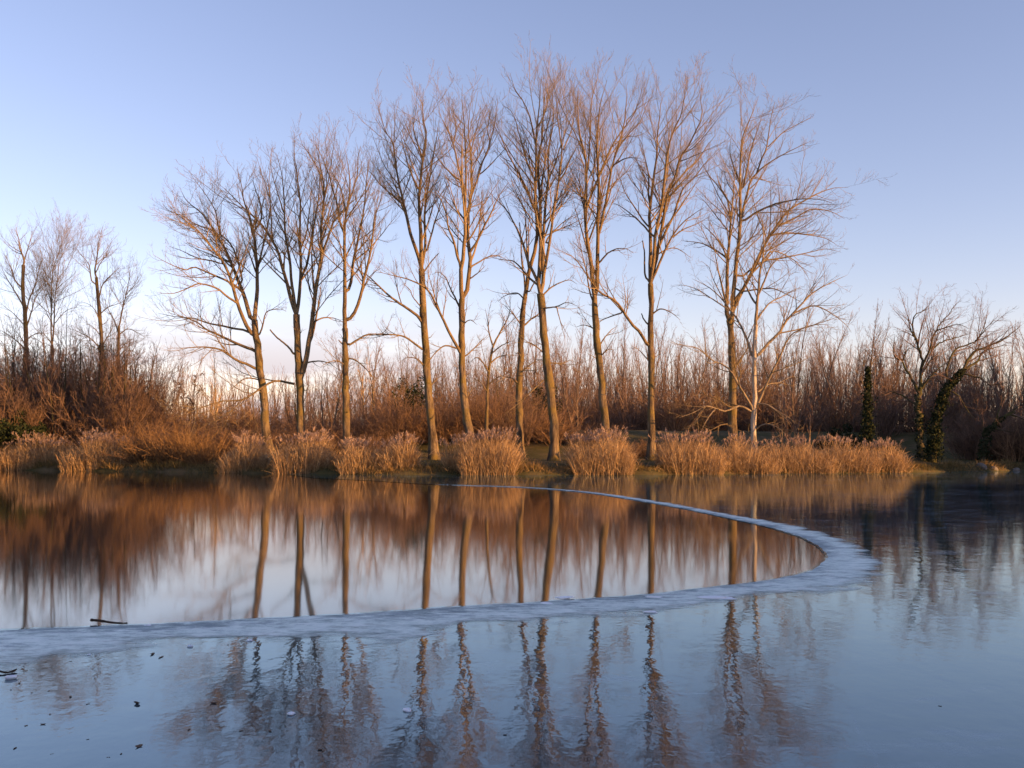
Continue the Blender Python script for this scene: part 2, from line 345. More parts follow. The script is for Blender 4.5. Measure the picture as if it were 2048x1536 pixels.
l.new(wm2.outputs[2], b.inputs['Base Color']); b.inputs['Roughness'].default_value = .5; b.inputs['Specular IOR Level'].default_value = .35
n2 = noise(n, l, 14, 6, .7); bp = n.new('ShaderNodeBump'); bp.inputs['Strength'].default_value = .6; bp.inputs['Distance'].default_value = .02; l.new(n2.outputs['Fac'], bp.inputs['Height']); l.new(bp.outputs[0], b.inputs['Normal'])
a = n.new('ShaderNodeAttribute'); a.attribute_name = 't'
n3 = noise(n, l, 1.2, 10, .72, stretch=(.8, 1.2, 1))
ad = n.new('ShaderNodeMath'); ad.operation = 'MULTIPLY_ADD'; l.new(n3.outputs['Fac'], ad.inputs[0]); ad.inputs[1].default_value = 1.7; l.new(a.outputs['Fac'], ad.inputs[2])
mr = n.new('ShaderNodeMapRange'); mr.interpolation_type = 'SMOOTHSTEP'; mr.inputs[1].default_value = 1.44; mr.inputs[2].default_value = 1.86; mr.inputs[3].default_value = .96; mr.inputs[4].default_value = 0
l.new(ad.outputs[0], mr.inputs[0]); l.new(mr.outputs[0], b.inputs['Alpha'])
link('frosted_ice_rim', rme, fm, kind='structure')

# far low hills behind the wood
hx = np.linspace(-3500, 3500, 120); hz = 60 + 35 * np.sin(hx / 700 + 1) + 18 * np.sin(hx / 230) + 8 * np.sin(hx / 90)
hv = np.concatenate((np.stack((hx, np.full(120, 2300), np.full(120, -5)), 1), np.stack((hx, np.full(120, 2600), hz), 1), np.stack((hx, np.full(120, 3100), np.full(120, -5)), 1)))
hi = np.arange(360).reshape(3, 120); hq = np.stack((hi[:-1, :-1], hi[:-1, 1:], hi[1:, 1:], hi[1:, :-1]), -1).reshape(-1, 4)
m, n, l, b = mat('far wooded hills'); na = noise(n, l, .02, 6, .6); r = ramp(n, [(.35, (.06, .07, .09)), (.7, (.10, .10, .115))]); l.new(na.outputs['Fac'], r.inputs[0]); l.new(r.outputs[0], b.inputs['Base Color']); b.inputs['Roughness'].default_value = 1  # blue of distant haze is put into the hills' base colour
link('hills', mesh_from('hills', hv, hq), m, kind='structure')

# ------------------------------------------------------------------ the traced shore trees
# each limb: "radius|x,y x,y ..." in photo pixels at the tree's own distance; "s" marks a dead stub without twigs.
# limbs leave the trunk towards the camera or away from it by their own slope, so the crowns are deep.
def parse(s):
    r, p = s.split('|'); stub = 's' in r; front = 'f' in r; r = r.rstrip('sf')
    return float(r), stub, front, [tuple(float(c) for c in q.split(',')) for q in p.split()]
KL = 18
def traced_tree(name, label, category, dist, trunk, limbs, bark='bark', limbmat='limb', twig='twig', group=None,
                dens=(2.0, 3.2, 6.2), trop=.66, seed=0, ang=(44, 38, 40), lens=(.52, 4.6, 2.0, .85), ivy=None, flare=1.45, knob=.10, thin=1.):
    global rng
    rng = np.random.default_rng(100 + seed)
    ppm = dist / F
    built = []                               # (px pts (K,2), depth (K,), radius)
    def make(spec, is_trunk):
        r, stub, front, pts = parse(spec)
        q = resample(pts, KL)
        if not (is_trunk or stub): q = resample(pts, 40)[:39]; q = q[np.linspace(0, len(q) - 1, KL).astype(int)]
        if is_trunk or not built: dep0, slope = 0., rng.uniform(-.03, .03); r0 = r
        else:
            best = None
            for (bq, bd, br) in built:
                dd = np.hypot(bq[:, 0] - q[0, 0], bq[:, 1] - q[0, 1]); k = int(dd.argmin())
                if best is None or dd[k] < best[0]: best = (dd[k], bd[k], bq[k], br[k])
            dep0 = best[1]; r0 = min(r, best[3] * .92)
            if best[0] < 14: q[0] = best[2]
            up = abs(q[-1, 1] - q[0, 1]) / (np.hypot(*(q[-1] - q[0])) + 1e-6)
            slope = rng.choice((-1, 1)) * rng.uniform(.15, .55) * (1.1 - .6 * up)
            if front: slope = -rng.uniform(.25, .4)
        arc = np.concatenate(([0], np.cumsum(np.hypot(*np.diff(q, axis=0).T))))
        u = arc / arc[-1]
        dep = dep0 + slope * arc * ppm + .12 * np.sin(u * 5 + rng.random() * 6) * u
        if is_trunk:
            rad = np.interp(u, np.linspace(0, 1, len(pts)), np.linspace(r, r * .72, len(pts)))
            rad = rad * (1 + (flare - 1) * np.exp(-u * 11))
        else:
            rad = thin * (r0 * (1 - u) ** .82 * .88 + .20)
            if stub: rad = r0 * (1 - .45 * u)
        built.append((q, dep, rad))
        D = dist + dep
        P = np.stack(((q[:, 0] - 1024) / F * D, D, CAMZ - (q[:, 1] - HOR) / F * D), 1)
        P[1:-1] += rng.normal(size=(KL - 2, 3)) * knob * ppm * (rad[1:-1, None] * .8 + .6)
        return P, rad * ppm, stub
    tp, tr, _ = make(trunk, True)
    base = tp[0].copy(); base[2] = height(base[0], base[1])
    tp[0, 2] = min(tp[0, 2], base[2] - .15)
    root = thing(name, label, category, base, group)
    o = np.array(base)
    jt = 1 + .07 * rng.normal(size=(1, KL))
    link('trunk', jmesh('trunk', [tubes(tp[None] - o, tr[None] * jt, 12)]), M[bark], root)
    LP, LR = [], []
    for s in limbs:
        P, rad, stub = make(s, False)
        link('limb', jmesh('limb', [tubes(P[None] - o, rad[None], 7)]), M[limbmat], root)
        if not stub: LP.append(P); LR.append(rad)
    LP, LR = np.array(LP), np.array(LR)
    # further limbs that fill the crown in depth, finer than the main ones
    X1, XR = grow(LP, LR, .30, .08, .78, .58, 2.2, 6.2, 34, trop * .9, KL, .62, .008, .035, shrink=.5)
    LA, LRA = np.concatenate((LP, X1)), np.concatenate((LR, XR))
    B2, R2 = grow(LA, LRA, dens[0], .26, 1., lens[0], .7, lens[1], ang[0], trop, 7, .5, .0045, .09, shrink=.66)
    tw, twr = grow(tp[None], tr[None], 1.1, .28, 1., .12, .6, 2.4, 65, .5, 7, .22, .005, .16)
    B2 = np.concatenate((B2, tw)); R2 = np.concatenate((np.minimum(R2, .036), np.minimum(twr, .025)))
    B3, R3 = grow(B2, R2, dens[1], .12, 1., .50, .35, lens[2], ang[1], trop * .8, 4, .5, .004, .12, 2, .0056)
    B4, R4 = grow(B3, R3, dens[2], .10, 1., .55, .22, lens[3], ang[2], trop * .6, 2, .7, .0032, .12, 2, .0047)
    pr = [tubes(X1 - o, XR, 5), tubes(B2 - o, R2, 4), tubes(B3 - o, R3, 3), tubes(B4 - o, R4, 3)]
    link('crown', jmesh('crown', pr), M[twig], root, kind='stuff')
    if ivy: link('ivy', ivy_mesh(tp - o, tr, ivy), M['ivy'], root, kind='stuff')
    return root
def leaf_faces(C, size, nrm=None):
    """small pointed leaf quads at the points C"""
    N = len(C)
    a = rng.normal(size=(N, 3)); a /= np.linalg.norm(a, axis=1, keepdims=True)
    b_ = np.cross(a, rng.normal(size=(N, 3))); b_ /= np.linalg.norm(b_, axis=1, keepdims=True) + 1e-9
    s = size * rng.uniform(.6, 1.4, N)[:, None]
    V = np.stack((C - a * s, C + b_ * s * .6, C + a * s, C - b_ * s * .6), 1).reshape(-1, 3)
    return V, np.arange(N * 4).reshape(N, 4), np.repeat(rng.random(N), 4)
def ivy_mesh(tp, tr, spec):
    n, u0, u1, w = spec                      # leaves, from/to along the trunk, width in m
    t = u0 + (u1 - u0) * rng.random(n) ** 1.15
    x = np.clip(t, 0, .999) * (len(tp) - 1); i = x.astype(int); f_ = (x - i)[:, None]
    c = tp[i] * (1 - f_) + tp[i + 1] * f_
    lump = 1 + .55 * np.sin(t * 40) * np.sin(t * 17 + 1) + .35 * np.sin(t * 97 + 2)
    v = rng.normal(size=(n, 3)); v /= np.linalg.norm(v, axis=1, keepdims=True)
    rr = (tr[i] + w * lump * (1 - .75 * (t - u0) / (u1 - u0)) * rng.random(n) ** .6 * np.where(rng.random(n) < .12, 1.7, 1))[:, None]
    return jmesh('ivy', [leaf_faces(c + v * rr * np.array((1, 1, .8)), .085)], False)

PG = 'tall bare poplars along the shore'
traced_tree('poplar_tree', 'wide bare tree at the left end of the row, limbs fanning far to the left', 'tree', 69.5,
 '9|541,918 532,873 528,795 522,756 517,717 513,678 509,640',
 ['5|509,645 513,600 515,573 514,534 511,485 505,466 497,425 487,401 483,368 472,330','5|508,648 501,635 491,600 485,583 472,550 458,515 444,487 427,460 407,429 384,411 368,394 356,368',
  '4.6|513,680 501,664 485,635 474,604 466,573 450,530 427,499 403,468 376,445 349,425 329,401','2.6|497,660 474,658 446,652 415,646 388,637 349,633 310,625',
  '3.6|515,702 485,692 446,674 415,660 392,643 368,635 329,623','3.2f|518,741 495,729 474,721 454,707 438,698 407,694 368,696 333,696',
  '2.6f|590,768 550,762 520,778 485,799 442,803 399,817 358,832 331,838','2.6|485,583 462,566 427,550 388,534 374,540 339,528 302,507','2.6|483,612 454,593 434,577 399,567 374,577 345,587 309,585',
  '3|487,573 479,534 466,495 452,478 437,462 433,430 425,410 405,380 384,353 376,335','2|518,672 526,649 529,633 536,622 559,618 575,624','2.3|514,544 530,476 538,437 541,400 536,364 528,335',
  '2.2|505,466 522,440 520,405 508,370 505,340','1.8f|520,760 500,756 485,760 470,772 455,785','1.8|450,530 425,522 395,516 360,500 335,492','1.7|427,460 395,450 365,432 340,422 322,405'], seed=1, trop=.55, dens=(2.2, 3.2, 6.0))
traced_tree('poplar_tree', 'tall bare tree whose trunk splits low into two stems', 'tree', 69,
 '8.8|604,912 601,813 599,754 596,705 594,657 593,629',
 ['6.2|600,757 608,741 614,711 622,661 629,602 637,549 644,515 642,464 645,435 648,405 647,366 637,314 627,269','4.6|593,632 582,598 575,569 563,530 556,501 534,464 520,445 495,423 474,402 450,378 431,362',
  '3.8|593,622 587,588 583,565 580,520 571,474 569,430 568,390 562,340 549,298','4.2|593,626 598,604 600,569 602,540 600,464 601,405 596,366 592,329 584,294','3|601,555 612,535 616,520 625,468 631,435 638,390 640,345 645,300',
  '1.9|628,645 641,637 657,635 676,639 690,648','2.6|645,507 657,474 666,445 676,433 695,412 715,396 730,390','2.3s|588,709 575,692 553,674 540,659','2|606,727 637,722 666,726 677,715',
  '2.4|646,410 655,370 662,330 668,285 672,250','2.2|647,390 640,350 626,320 612,300 600,285','2|569,430 555,385 545,350 540,320','1.8|600,500 612,470 618,430 622,390 625,350'], seed=2)
traced_tree('poplar_tree', 'bare tree with a straight trunk between the split one and the long low limbs', 'tree', 67.5,
 '7.6|696,918 692,813 691,764 691,715 690,657',
 ['5.4|690,660 689,618 690,569 690,520 689,493 690,454 693,425 697,405 700,366 694,318 688,290','3.4|690,470 680,445 676,415 666,380 657,347 641,308 629,284','4.2|691,592 702,565 707,520 717,474 727,425 731,380 735,340 737,312',
  '4|692,648 711,622 723,588 728,555 738,520 748,454 752,427 762,400 770,370','2.6|695,692 715,680 735,669 764,669 803,671','1.7|695,715 715,723 735,741 748,758 765,780','1.8s|687,690 677,680',
  '2.4|693,425 688,405 680,372 665,347 655,325','2|697,405 708,375 715,345 716,315 722,290','1.8|723,588 735,560 748,545 765,535','1.6|690,730 675,722 655,725 640,735'], seed=3)
traced_tree('poplar_tree', 'tall bare tree with a shaggy twiggy trunk and long limb reaching left', 'tree', 68.5,
 '8.5|869,925 866,880 858,800 853,743 851,694 847,626 845,567 843,538',
 ['4.8|843,540 842,499 841,450 838,410 840,370 846,320 852,287 852,260 846,235 846,190 847,168','4.2|841,530 837,514 831,497 821,469 816,447 808,410 798,365 792,335 786,287 775,271 759,244 748,222','2.4|792,335 788,287 790,248 787,199',
  '2.4|808,410 784,390 759,367 743,347 728,335','3.2|845,536 851,480 849,430 855,384 861,345 868,306 876,259 879,230','2.2|852,507 862,473 868,450 876,425 883,400 895,375 905,355','3.6|846,647 831,628 798,606 771,585 740,555 720,542 700,530',
  '2.6f|850,702 825,684 808,673 779,669 740,669 715,680','1.6|846,618 825,593 821,581 806,569 798,575','1.7s|847,546 862,524 877,507','2.2|840,384 826,355 815,325 806,290 800,262','2|846,320 836,290 828,262 826,230 832,205',
  '2|775,271 765,245 758,220 755,198','1.7f|852,743 838,720 815,715 795,728','1.6|855,780 872,760 885,752 900,758'], seed=4)
traced_tree('poplar_tree', 'bare tree rising from the reeds, its two upright stems close together', 'tree', 65,
 '8.2|941,918 938,865 925,760 924,684 923,626 924,598',
 ['5|923,600 922,567 922,534 927,514 930,469 931,430 930,394 925,365 915,326 907,287 896,263 882,234 872,214','5|925,598 931,594 937,559 940,509 936,479 937,450 937,414 943,390 943,345 941,306 937,267 939,228 943,190','3.8|930,396 932,355 931,306 929,257 927,228 924,199 925,162',
  '3|922,534 915,514 907,481 896,454 894,433 882,400 861,369','3.2|943,390 954,361 966,322 980,287 974,259 982,224 986,189','2.9|941,503 954,483 970,450 984,423 997,394 1020,361','3.7f|921,706 896,659 880,626 861,587 847,573 818,559 794,553 749,542',
  '2|941,534 958,524 976,514 993,511 1019,522','1.7|938,559 958,544 972,530','2.3|922,620 902,579 890,553 874,544 862,552','2f|917,698 888,692 861,717 845,740','2.1|925,365 905,349 884,328 872,310 853,290','2.2|941,306 950,270 958,240 962,205',
  '2.2|907,287 912,260 908,230 905,200','1.8|926,716 945,700 962,682 975,672','1.6|924,650 940,640 955,650'], seed=5)
traced_tree('poplar_tree', 'bare tree leaning right behind the twin trunk gap, crossing its neighbour', 'tree', 67.5,
 '7.2|1042,926 1040,874 1038,796 1041,713 1044,654 1047,615 1050,594',
 ['4.8|1050,596 1055,560 1060,535 1068,508 1074,480 1073,440 1070,393 1072,354 1072,296 1074,257 1079,208 1082,165 1085,138','1.9s|1050,592 1049,561 1043,518 1042,484 1039,445','2.9|1071,422 1066,413 1054,380 1033,337 1015,306 1001,270 990,240',
  '1.6|1048,598 1033,586 1009,592 995,605','1.7|1044,652 1025,627 1005,607','2.2|1045,654 1064,637 1078,627 1092,610','2.9|1071,362 1068,358 1054,325 1046,296 1037,264 1025,225 1001,208','2.6|1073,300 1066,262 1058,229 1046,202 1030,178 1018,140',
  '1.9|1040,742 1047,740 1065,726 1088,717','2|1058,586 1072,560 1090,540 1108,528','2|1074,257 1090,225 1098,190 1103,155','1.6|1040,770 1025,757 1010,755 990,768'], seed=6, dens=(1.6, 2.9, 6.0))
traced_tree('poplar_tree', 'thick bare tree with a bundle of upright stems, pale scar low on the trunk', 'tree', 66,
 '9.6|1108,926 1108,855 1104,806 1098,757 1092,708 1087,660 1084,615 1081,588',
 ['5|1080,590 1077,566 1079,537 1081,504 1081,459 1081,420 1080,393 1077,364 1077,315 1085,276 1086,237 1089,198 1091,160 1089,130','4.4|1084,590 1087,557 1086,518 1087,479 1089,440 1091,403 1097,354 1096,305 1105,257 1107,218 1104,180','4.4|1086,570 1091,529 1097,498 1103,465 1106,430 1113,393 1117,364 1121,331 1124,305 1121,280 1115,233 1113,198 1117,160',
  '2.2|1124,305 1133,285 1142,262 1150,225 1155,190','2|1090,488 1101,469 1117,459 1134,456 1150,462','1.9|1101,469 1115,455 1130,442 1150,430 1165,427','2.1|1084,593 1101,576 1121,565 1140,560 1156,570','1.9|1084,617 1113,613 1134,605 1156,613',
  '1.4|1113,613 1119,637 1124,655 1130,678','3.5|1079,560 1072,555 1058,527 1048,494 1038,467 1025,441 1013,420 992,399 970,375','2.6|1079,573 1058,555 1031,525 1009,520 980,515','1.7f|1096,751 1065,781 1038,806 1000,835','1.6|1090,708 1067,689 1049,684 1028,686',
  '1.4|1098,779 1088,796 1081,827','1.5|1094,726 1127,726 1141,720 1155,728','2.4|1117,364 1130,345 1140,318 1148,295','2.2|1097,354 1110,330 1118,300 1128,270','1.8|1088,640 1075,632 1062,640'], seed=7, dens=(1.6, 2.9, 6.0))
traced_tree('poplar_tree', 'tall bare tree behind the right reed clump, crown sweeping to the right', 'tree', 67,
 '8.2|1213,920 1211,864 1207,816 1202,757 1196,698 1192,654 1190,615 1189,594',
 ['4.8|1189,596 1185,560 1181,517 1175,486 1172,459 1170,420 1173,354 1171,315 1162,282 1157,247 1155,198 1158,160','3.2|1173,345 1176,331 1179,296 1181,247 1184,198 1195,155 1195,130','5|1190,598 1194,576 1195,518 1196,469 1196,420 1198,380 1195,325 1194,286 1196,247 1199,218 1208,179 1218,149',
  '4.2|1196,472 1203,449 1208,420 1213,400 1220,354 1228,319 1240,280 1249,245 1252,208 1254,189 1250,155','3.2|1172,420 1177,405 1191,370 1208,331 1223,294 1240,267 1264,235 1274,218 1297,202 1317,181','2.2|1228,319 1237,296 1262,263 1278,247 1291,218 1301,194',
  '1.7|1228,330 1233,327 1254,316 1285,317','2.1|1196,528 1199,525 1214,508 1232,498 1253,498 1269,508','2|1189,605 1181,590 1173,545 1167,518 1162,498 1156,459','1.7|1199,692 1209,676 1223,660 1238,650','2.2|1249,245 1268,225 1280,195 1285,165','1.6|1193,660 1170,650 1150,655','1.8|1199,715 1215,700 1232,700'], seed=8)
traced_tree('poplar_tree', 'bare tree with a broken upright stub beside its fork and a limb curving left', 'tree', 68,
 '7.4|1302,924 1303,860 1302,800 1302,723 1301,664 1302,606 1301,567',
 ['4.6|1301,568 1300,547 1301,508 1301,469 1298,430 1301,413 1305,374 1309,345 1314,306 1315,267 1320,228 1323,194 1336,173','2.1s|1299,562 1292,555 1289,539 1289,508 1285,481','2.2|1301,413 1297,390 1297,351 1289,312 1283,286 1270,262','4.4|1303,560 1305,539 1309,508 1310,469 1317,440 1324,413 1328,364 1334,315 1340,282 1350,255 1363,228 1369,189 1375,150',
  '4.4|1304,560 1311,524 1317,494 1324,455 1328,430 1336,384 1350,355 1360,317 1373,300 1387,271 1399,247 1405,228 1401,194 1404,158','3.1|1318,490 1321,487 1336,453 1348,430 1354,408 1367,376 1391,353 1407,331 1442,292','3.2|1304,562 1324,514 1342,477 1362,449 1385,430 1412,412',
  '2.1|1342,477 1367,459 1395,447 1424,430','2.2|1301,469 1291,455 1264,430 1240,412 1219,403','1.8|1303,630 1320,618 1342,625 1362,641','1.9s|1300,652 1289,641 1283,627','1.7|1309,512 1336,498 1356,498 1385,518','2.4|1336,384 1375,339 1395,321 1414,292 1434,267',
  '3.7f|1301,700 1295,690 1278,662 1262,647 1246,621 1229,600 1199,584 1165,537 1146,514 1105,494','1.6|1300,725 1278,700 1262,692','1.8|1246,625 1225,632 1205,640 1185,655'], seed=9)
traced_tree('poplar_tree', 'stout bare tree beside the white barked one, stem forking into two', 'tree', 69,
 '9|1466,918 1465,884 1465,816 1464,738 1462,660 1458,640',
 ['5|1457,644 1453,625 1454,586 1454,547 1457,498 1460,459 1462,434 1467,385 1469,355 1474,320','2.4|1461,440 1459,425 1453,395 1438,369 1433,336','5.6|1461,648 1465,621 1467,586 1471,539 1475,504 1479,459 1481,430 1480,365 1482,307 1484,279 1498,242 1512,209 1521,180','4.2|1480,440 1486,424 1492,395 1502,361 1514,346 1521,322 1533,297 1537,268 1545,219 1553,195',
  '2.4|1533,297 1553,277 1568,264 1596,248 1623,234','2.2|1516,342 1547,320 1586,299 1625,281','2.7|1482,380 1488,369 1496,326 1506,287 1516,258 1526,221','2.6|1482,446 1490,440 1517,422 1557,406 1605,398 1645,400 1675,412','4.8|1468,612 1484,584 1502,547 1520,508 1535,479 1553,453 1576,422 1615,398 1645,383 1674,375 1706,375',
  '2.4|1553,453 1586,438 1600,430 1625,418 1664,424 1693,440','2.1|1541,471 1570,466 1613,469 1652,477 1680,495','2.4|1478,559 1502,539 1527,522 1564,516 1613,506 1652,498 1685,505','2.1|1455,522 1451,514 1424,496 1400,486 1360,481','2.1|1455,514 1436,481 1416,459 1393,436','1.6f|1468,849 1445,849 1424,859 1393,872',
  '2.3|1466,735 1475,728 1496,695 1502,675','2|1473,582 1492,582 1512,579 1545,577 1572,588 1613,610','2|1480,365 1468,335 1460,305 1462,275','2|1467,385 1455,365 1447,340'], seed=10, trop=.5)
traced_tree('white_poplar_tree', 'smaller tree with pale whitish bark at the right end of the row', 'tree', 66.5,
 '5.6|1510,925 1508,890 1507,835 1510,796 1508,738 1510,689 1512,650',
 ['4.2|1512,655 1511,645 1514,606 1518,567 1520,543 1527,508 1527,469 1522,430','3|1509,720 1504,712 1496,685 1481,650 1465,625 1445,600 1425,580 1404,567 1379,555','2.2|1465,625 1446,612 1420,595 1396,580 1370,571 1345,570','1.7|1450,605 1437,580 1425,555 1418,535 1400,520',
  '2.9|1510,824 1484,781 1455,734 1426,722 1398,698 1369,691 1340,687','3.6|1511,718 1535,689 1557,667 1574,640 1600,612 1625,586 1662,565 1701,547','2|1584,629 1610,616 1632,612 1660,625 1690,648 1705,668','3.1|1511,818 1531,773 1547,738 1560,714 1570,689 1588,665 1630,650 1670,650','2.1|1513,641 1537,608 1559,596 1584,582 1609,571',
  '2.3|1514,605 1506,600 1490,567 1479,528 1468,508','2.3|1519,586 1533,551 1545,528 1570,508 1592,490','1.8|1522,530 1541,503 1564,507 1590,522 1609,543 1621,565','1.7|1511,807 1533,809 1555,822 1580,837 1592,850','1.9|1513,787 1535,769 1560,765 1584,753 1600,760','2.6f|1508,826 1484,813 1475,813 1451,822 1432,817 1412,812 1387,825 1354,837','2|1432,817 1420,830 1408,850 1400,868','1.7|1412,812 1395,832 1388,858',
  '1.5|1509,860 1530,848 1555,855 1575,872','1.5|1508,875 1490,862 1478,868'], 'birch', 'palelimb', seed=11, trop=.25, dens=(2.0, 3.0, 6.0))
traced_tree('young_tree', 'slim dark tree between the reed rooted poplar and the leaning one', 'tree', 70,
 '3.4|973,925 973,855 975,777 980,728 984,700', ['2.6|983,702 986,693 1000,665 1012,644 1020,620 1018,590','1.8|980,728 995,715 1015,710 1035,712','1.8|978,745 962,720 952,715 940,725','1.8|986,693 978,665 975,640 970,615','1.7|982,708 1005,690 1030,680','1.5|976,770 995,755 1015,752','1.6|975,785 962,765 948,757'], seed=12, dens=(2, 3, 4), lens=(.5, 2.6, 1.3, .5), trop=.4)
LG = 'tall bare trees over the left thicket'
for i, (lab, d, tr_, lm, iv) in enumerate([
 ('tallest bare tree above the thicket at the left edge', 90, '4.8|52,905 51,800 53,733 52,674 49,616 45,577 47,530', ['3|47,532 48,518 39,495 37,475 27,455','2.6|47,525 55,500 62,475 70,455','2.4|45,577 30,560 22,535 8,505','2.4|46,610 28,580 10,550 0,525','2.6|50,640 58,600 70,570 78,540 88,512','2.6|52,658 64,620 72,595 92,570 102,560','2.4|50,652 30,630 12,615 0,605','2.2|51,698 25,675 8,665 -8,655','2|51,690 38,670 25,655','2|52,680 70,668 85,665'], (2200, .05, .55, .35)),
 ('slender twin stemmed bare tree, second from the left edge', 90, '3.6|105,905 105,800 105,720 104,690', ['3.2|104,692 102,660 103,600 105,550 112,520 125,485 133,462','2.8|105,690 108,650 110,600 115,560 118,530 128,505 148,490','2|109,648 125,628 140,618 165,613','1.8|103,645 90,620 75,603','1.6|103,600 92,575 85,550','1.8|112,580 128,565 150,548','1.6|105,690 90,670 72,655','1.6|103,560 100,540 98,515'], None),
 ('bare tree with an ivy covered lower trunk above the left thicket', 88, '4.3|206,905 205,780 204,700 201,650 197,600 193,555', ['2.8|193,557 190,540 195,510 198,480 207,466','2.2|194,570 183,560 178,530 163,510 152,495','2.3|197,602 203,575 212,560 228,545 245,530','1.8|199,630 215,615 235,608 255,600','1.9|201,648 190,620 176,608 160,603','1.8|202,672 187,655 170,645','2|203,702 185,680 160,665 135,655','2|204,692 220,665 232,645','1.7|205,705 190,695 172,690','1.7|192,545 202,525 218,505 225,490'], (3200, .12, .62, .45)),
 ('shorter bare tree right of the ivied one above the left thicket', 88, '3.4|239,905 238,760 237,700 238,652', ['2.8|238,655 245,620 252,590 257,565 262,535','2|237,668 228,640 215,615 207,590','2|240,640 247,600 243,570 240,555','1.7|237,702 250,688 270,675','1.7|238,714 252,700 270,705 285,712','1.8|238,670 255,658 275,665 290,675','1.6|252,590 265,575 280,560','1.6|237,720 225,708 210,695'], (1500, .2, .6, .3))]):
    traced_tree('tall_tree', lab, 'tree', d, tr_, lm, 'bark', 'limb', 'twig', LG, seed=20 + i, dens=(3.2, 3.2, 3.6), ivy=iv, trop=.6, lens=(.95, 5.0, 2.4, .9), thin=.7)
traced_tree('old_willow_tree', 'gnarled bare tree with crooked limbs on the right bank', 'tree', 73, '6|1846,926 1843,915 1838,848 1836,808 1840,777',
 ['2.4|1837,815 1811,794 1783,784 1762,791','3.4|1838,786 1825,759 1809,731 1804,721 1788,712 1788,688 1790,665','3.8|1840,780 1842,740 1842,719 1832,679 1825,656 1828,632 1846,623 1870,611','3.2|1841,778 1849,766 1860,754 1874,740 1889,728 1902,722','2.8|1842,735 1844,731 1858,702 1870,667 1889,656 1917,649 1942,660','2.1|1863,697 1889,681 1917,674 1945,665','2|1870,667 1882,645 1897,630 1910,610 1925,600','1.8|1843,752 1863,716 1884,712','2|1832,679 1820,655 1815,630','1.8|1804,721 1815,700 1830,695','1.6|1846,623 1858,610 1866,598'], seed=30, knob=.5, trop=.25, ivy=(900, .05, .9, .14), lens=(.6, 3.4, 1.6, .6), dens=(3, 3.4, 4.4), twig='fartwig', limbmat='darkbark', bark='darkbark')
traced_tree('ivy_clad_tree', 'leaning tree wrapped in dark ivy on the right bank', 'tree', 73, '6.4|1864,926 1870,860 1881,812 1893,777 1912,754 1926,740',
 ['2.8|1896,774 1893,740 1903,712 1917,695 1949,684 1973,655 2001,627','3.6|1924,742 1947,707 1977,691 2006,679 2043,651','2.9|1926,741 1954,723 1963,707 1989,695 2020,690','2.2|1922,746 1959,756 1982,770 2020,763','1.8|1895,780 1915,790 1931,815 1947,836 1963,838','1.8|1893,777 1880,765 1870,750','1.7|1949,684 1962,668 1972,640 1975,620'], seed=31, knob=.4, trop=.3, ivy=(5200, .03, 1., .40), lens=(.6, 3.4, 1.6, .6), dens=(3, 3.4, 4.4), twig='fartwig', limbmat='darkbark', bark='darkbark')
traced_tree('leaning_tree', 'dark low tree leaning right at the right picture edge', 'tree', 74, '4.6|1968,928 1971,871 1982,855 2010,834 2029,824', ['2.6|1970,880 1966,848 1955,815 1950,790','2.4|1990,850 1998,820 2010,790 2015,770','2.2|2010,834 2035,815 2060,800','2|2020,830 2040,835 2065,850','2|1982,855 2000,860 2030,865'], seed=32, knob=.4, trop=.2, limbmat='darkbark', bark='darkbark', twig='fartwig', ivy=(1100, .1, .8, .3), lens=(.7, 3, 1.4, .55), dens=(2.6, 3, 4))
traced_tree('ivy_column_tree', 'narrow dead trunk fully cloaked in ivy behind the right reeds', 'tree', 72, '3|1736,915 1735,850 1735,800 1736,735', ['1.5|1736,760 1742,735 1745,705','1.3|1735,790 1725,765 1720,745'], seed=33, ivy=(3400, .05, 1., .5), dens=(1.5, 2, 3), lens=(.4, 1.5, .8, .4))

# ------------------------------------------------------------------ wood, thicket, reeds
rng = np.random.default_rng(7)
def proto_tree(h, spread, nl, ang, trop, stems=1, dens=(1.8, 3.2), lean=.04, r0=.10, fork=.25, lmax=3.2, twig='fartwig', bark='farbark', name='young_tree'):
    P = []
    for s in range(stems):
        a = rng.random() * 6.28; q = [np.array((.18 * math.cos(a), .18 * math.sin(a), -.3)) * (stems > 1) + np.array((0, 0, -.3 * (stems == 1)))]
        d = np.array((lean * math.cos(a) * (1 + stems), lean * math.sin(a) * (1 + stems), 1.))
        hh = h * rng.uniform(.8, 1.05)
        for k in range(9):
            d = d + rng.normal(size=3) * np.array((.05, .05, 0)); q.append(q[-1] + d / np.linalg.norm(d) * hh / 9)
        P.append(resample(q, KL))
    P = np.array(P); rr = r0 * np.linspace(1, .12, KL)[None] * np.ones((stems, 1))
    B1, R1 = grow(P, rr, nl / h, fork, .98, spread, .8, lmax, ang, trop, 7, .5, .008, .08)
    B2, R2 = grow(B1, R1, dens[0], .12, 1, .5, .4, 1.6, 38, trop * .8, 5, .6, .006, .1, 2, .009)
    B3, R3 = grow(B2, R2, dens[1], .1, 1, .5, .25, .8, 34, trop * .6, 3, .75, .006, .1, 1, .009)
    root = thing(name, '', 'tree')
    link('trunk', jmesh('trunk', [tubes(P, rr, 6)]), M[bark], root, kind='stuff' if stems > 1 else 'thing')
    link('crown', jmesh('crown', [tubes(B1, R1, 4), tubes(B2, R2, 3), tubes(B3, R3, 3)]), M[twig], root, kind='stuff')
    return root
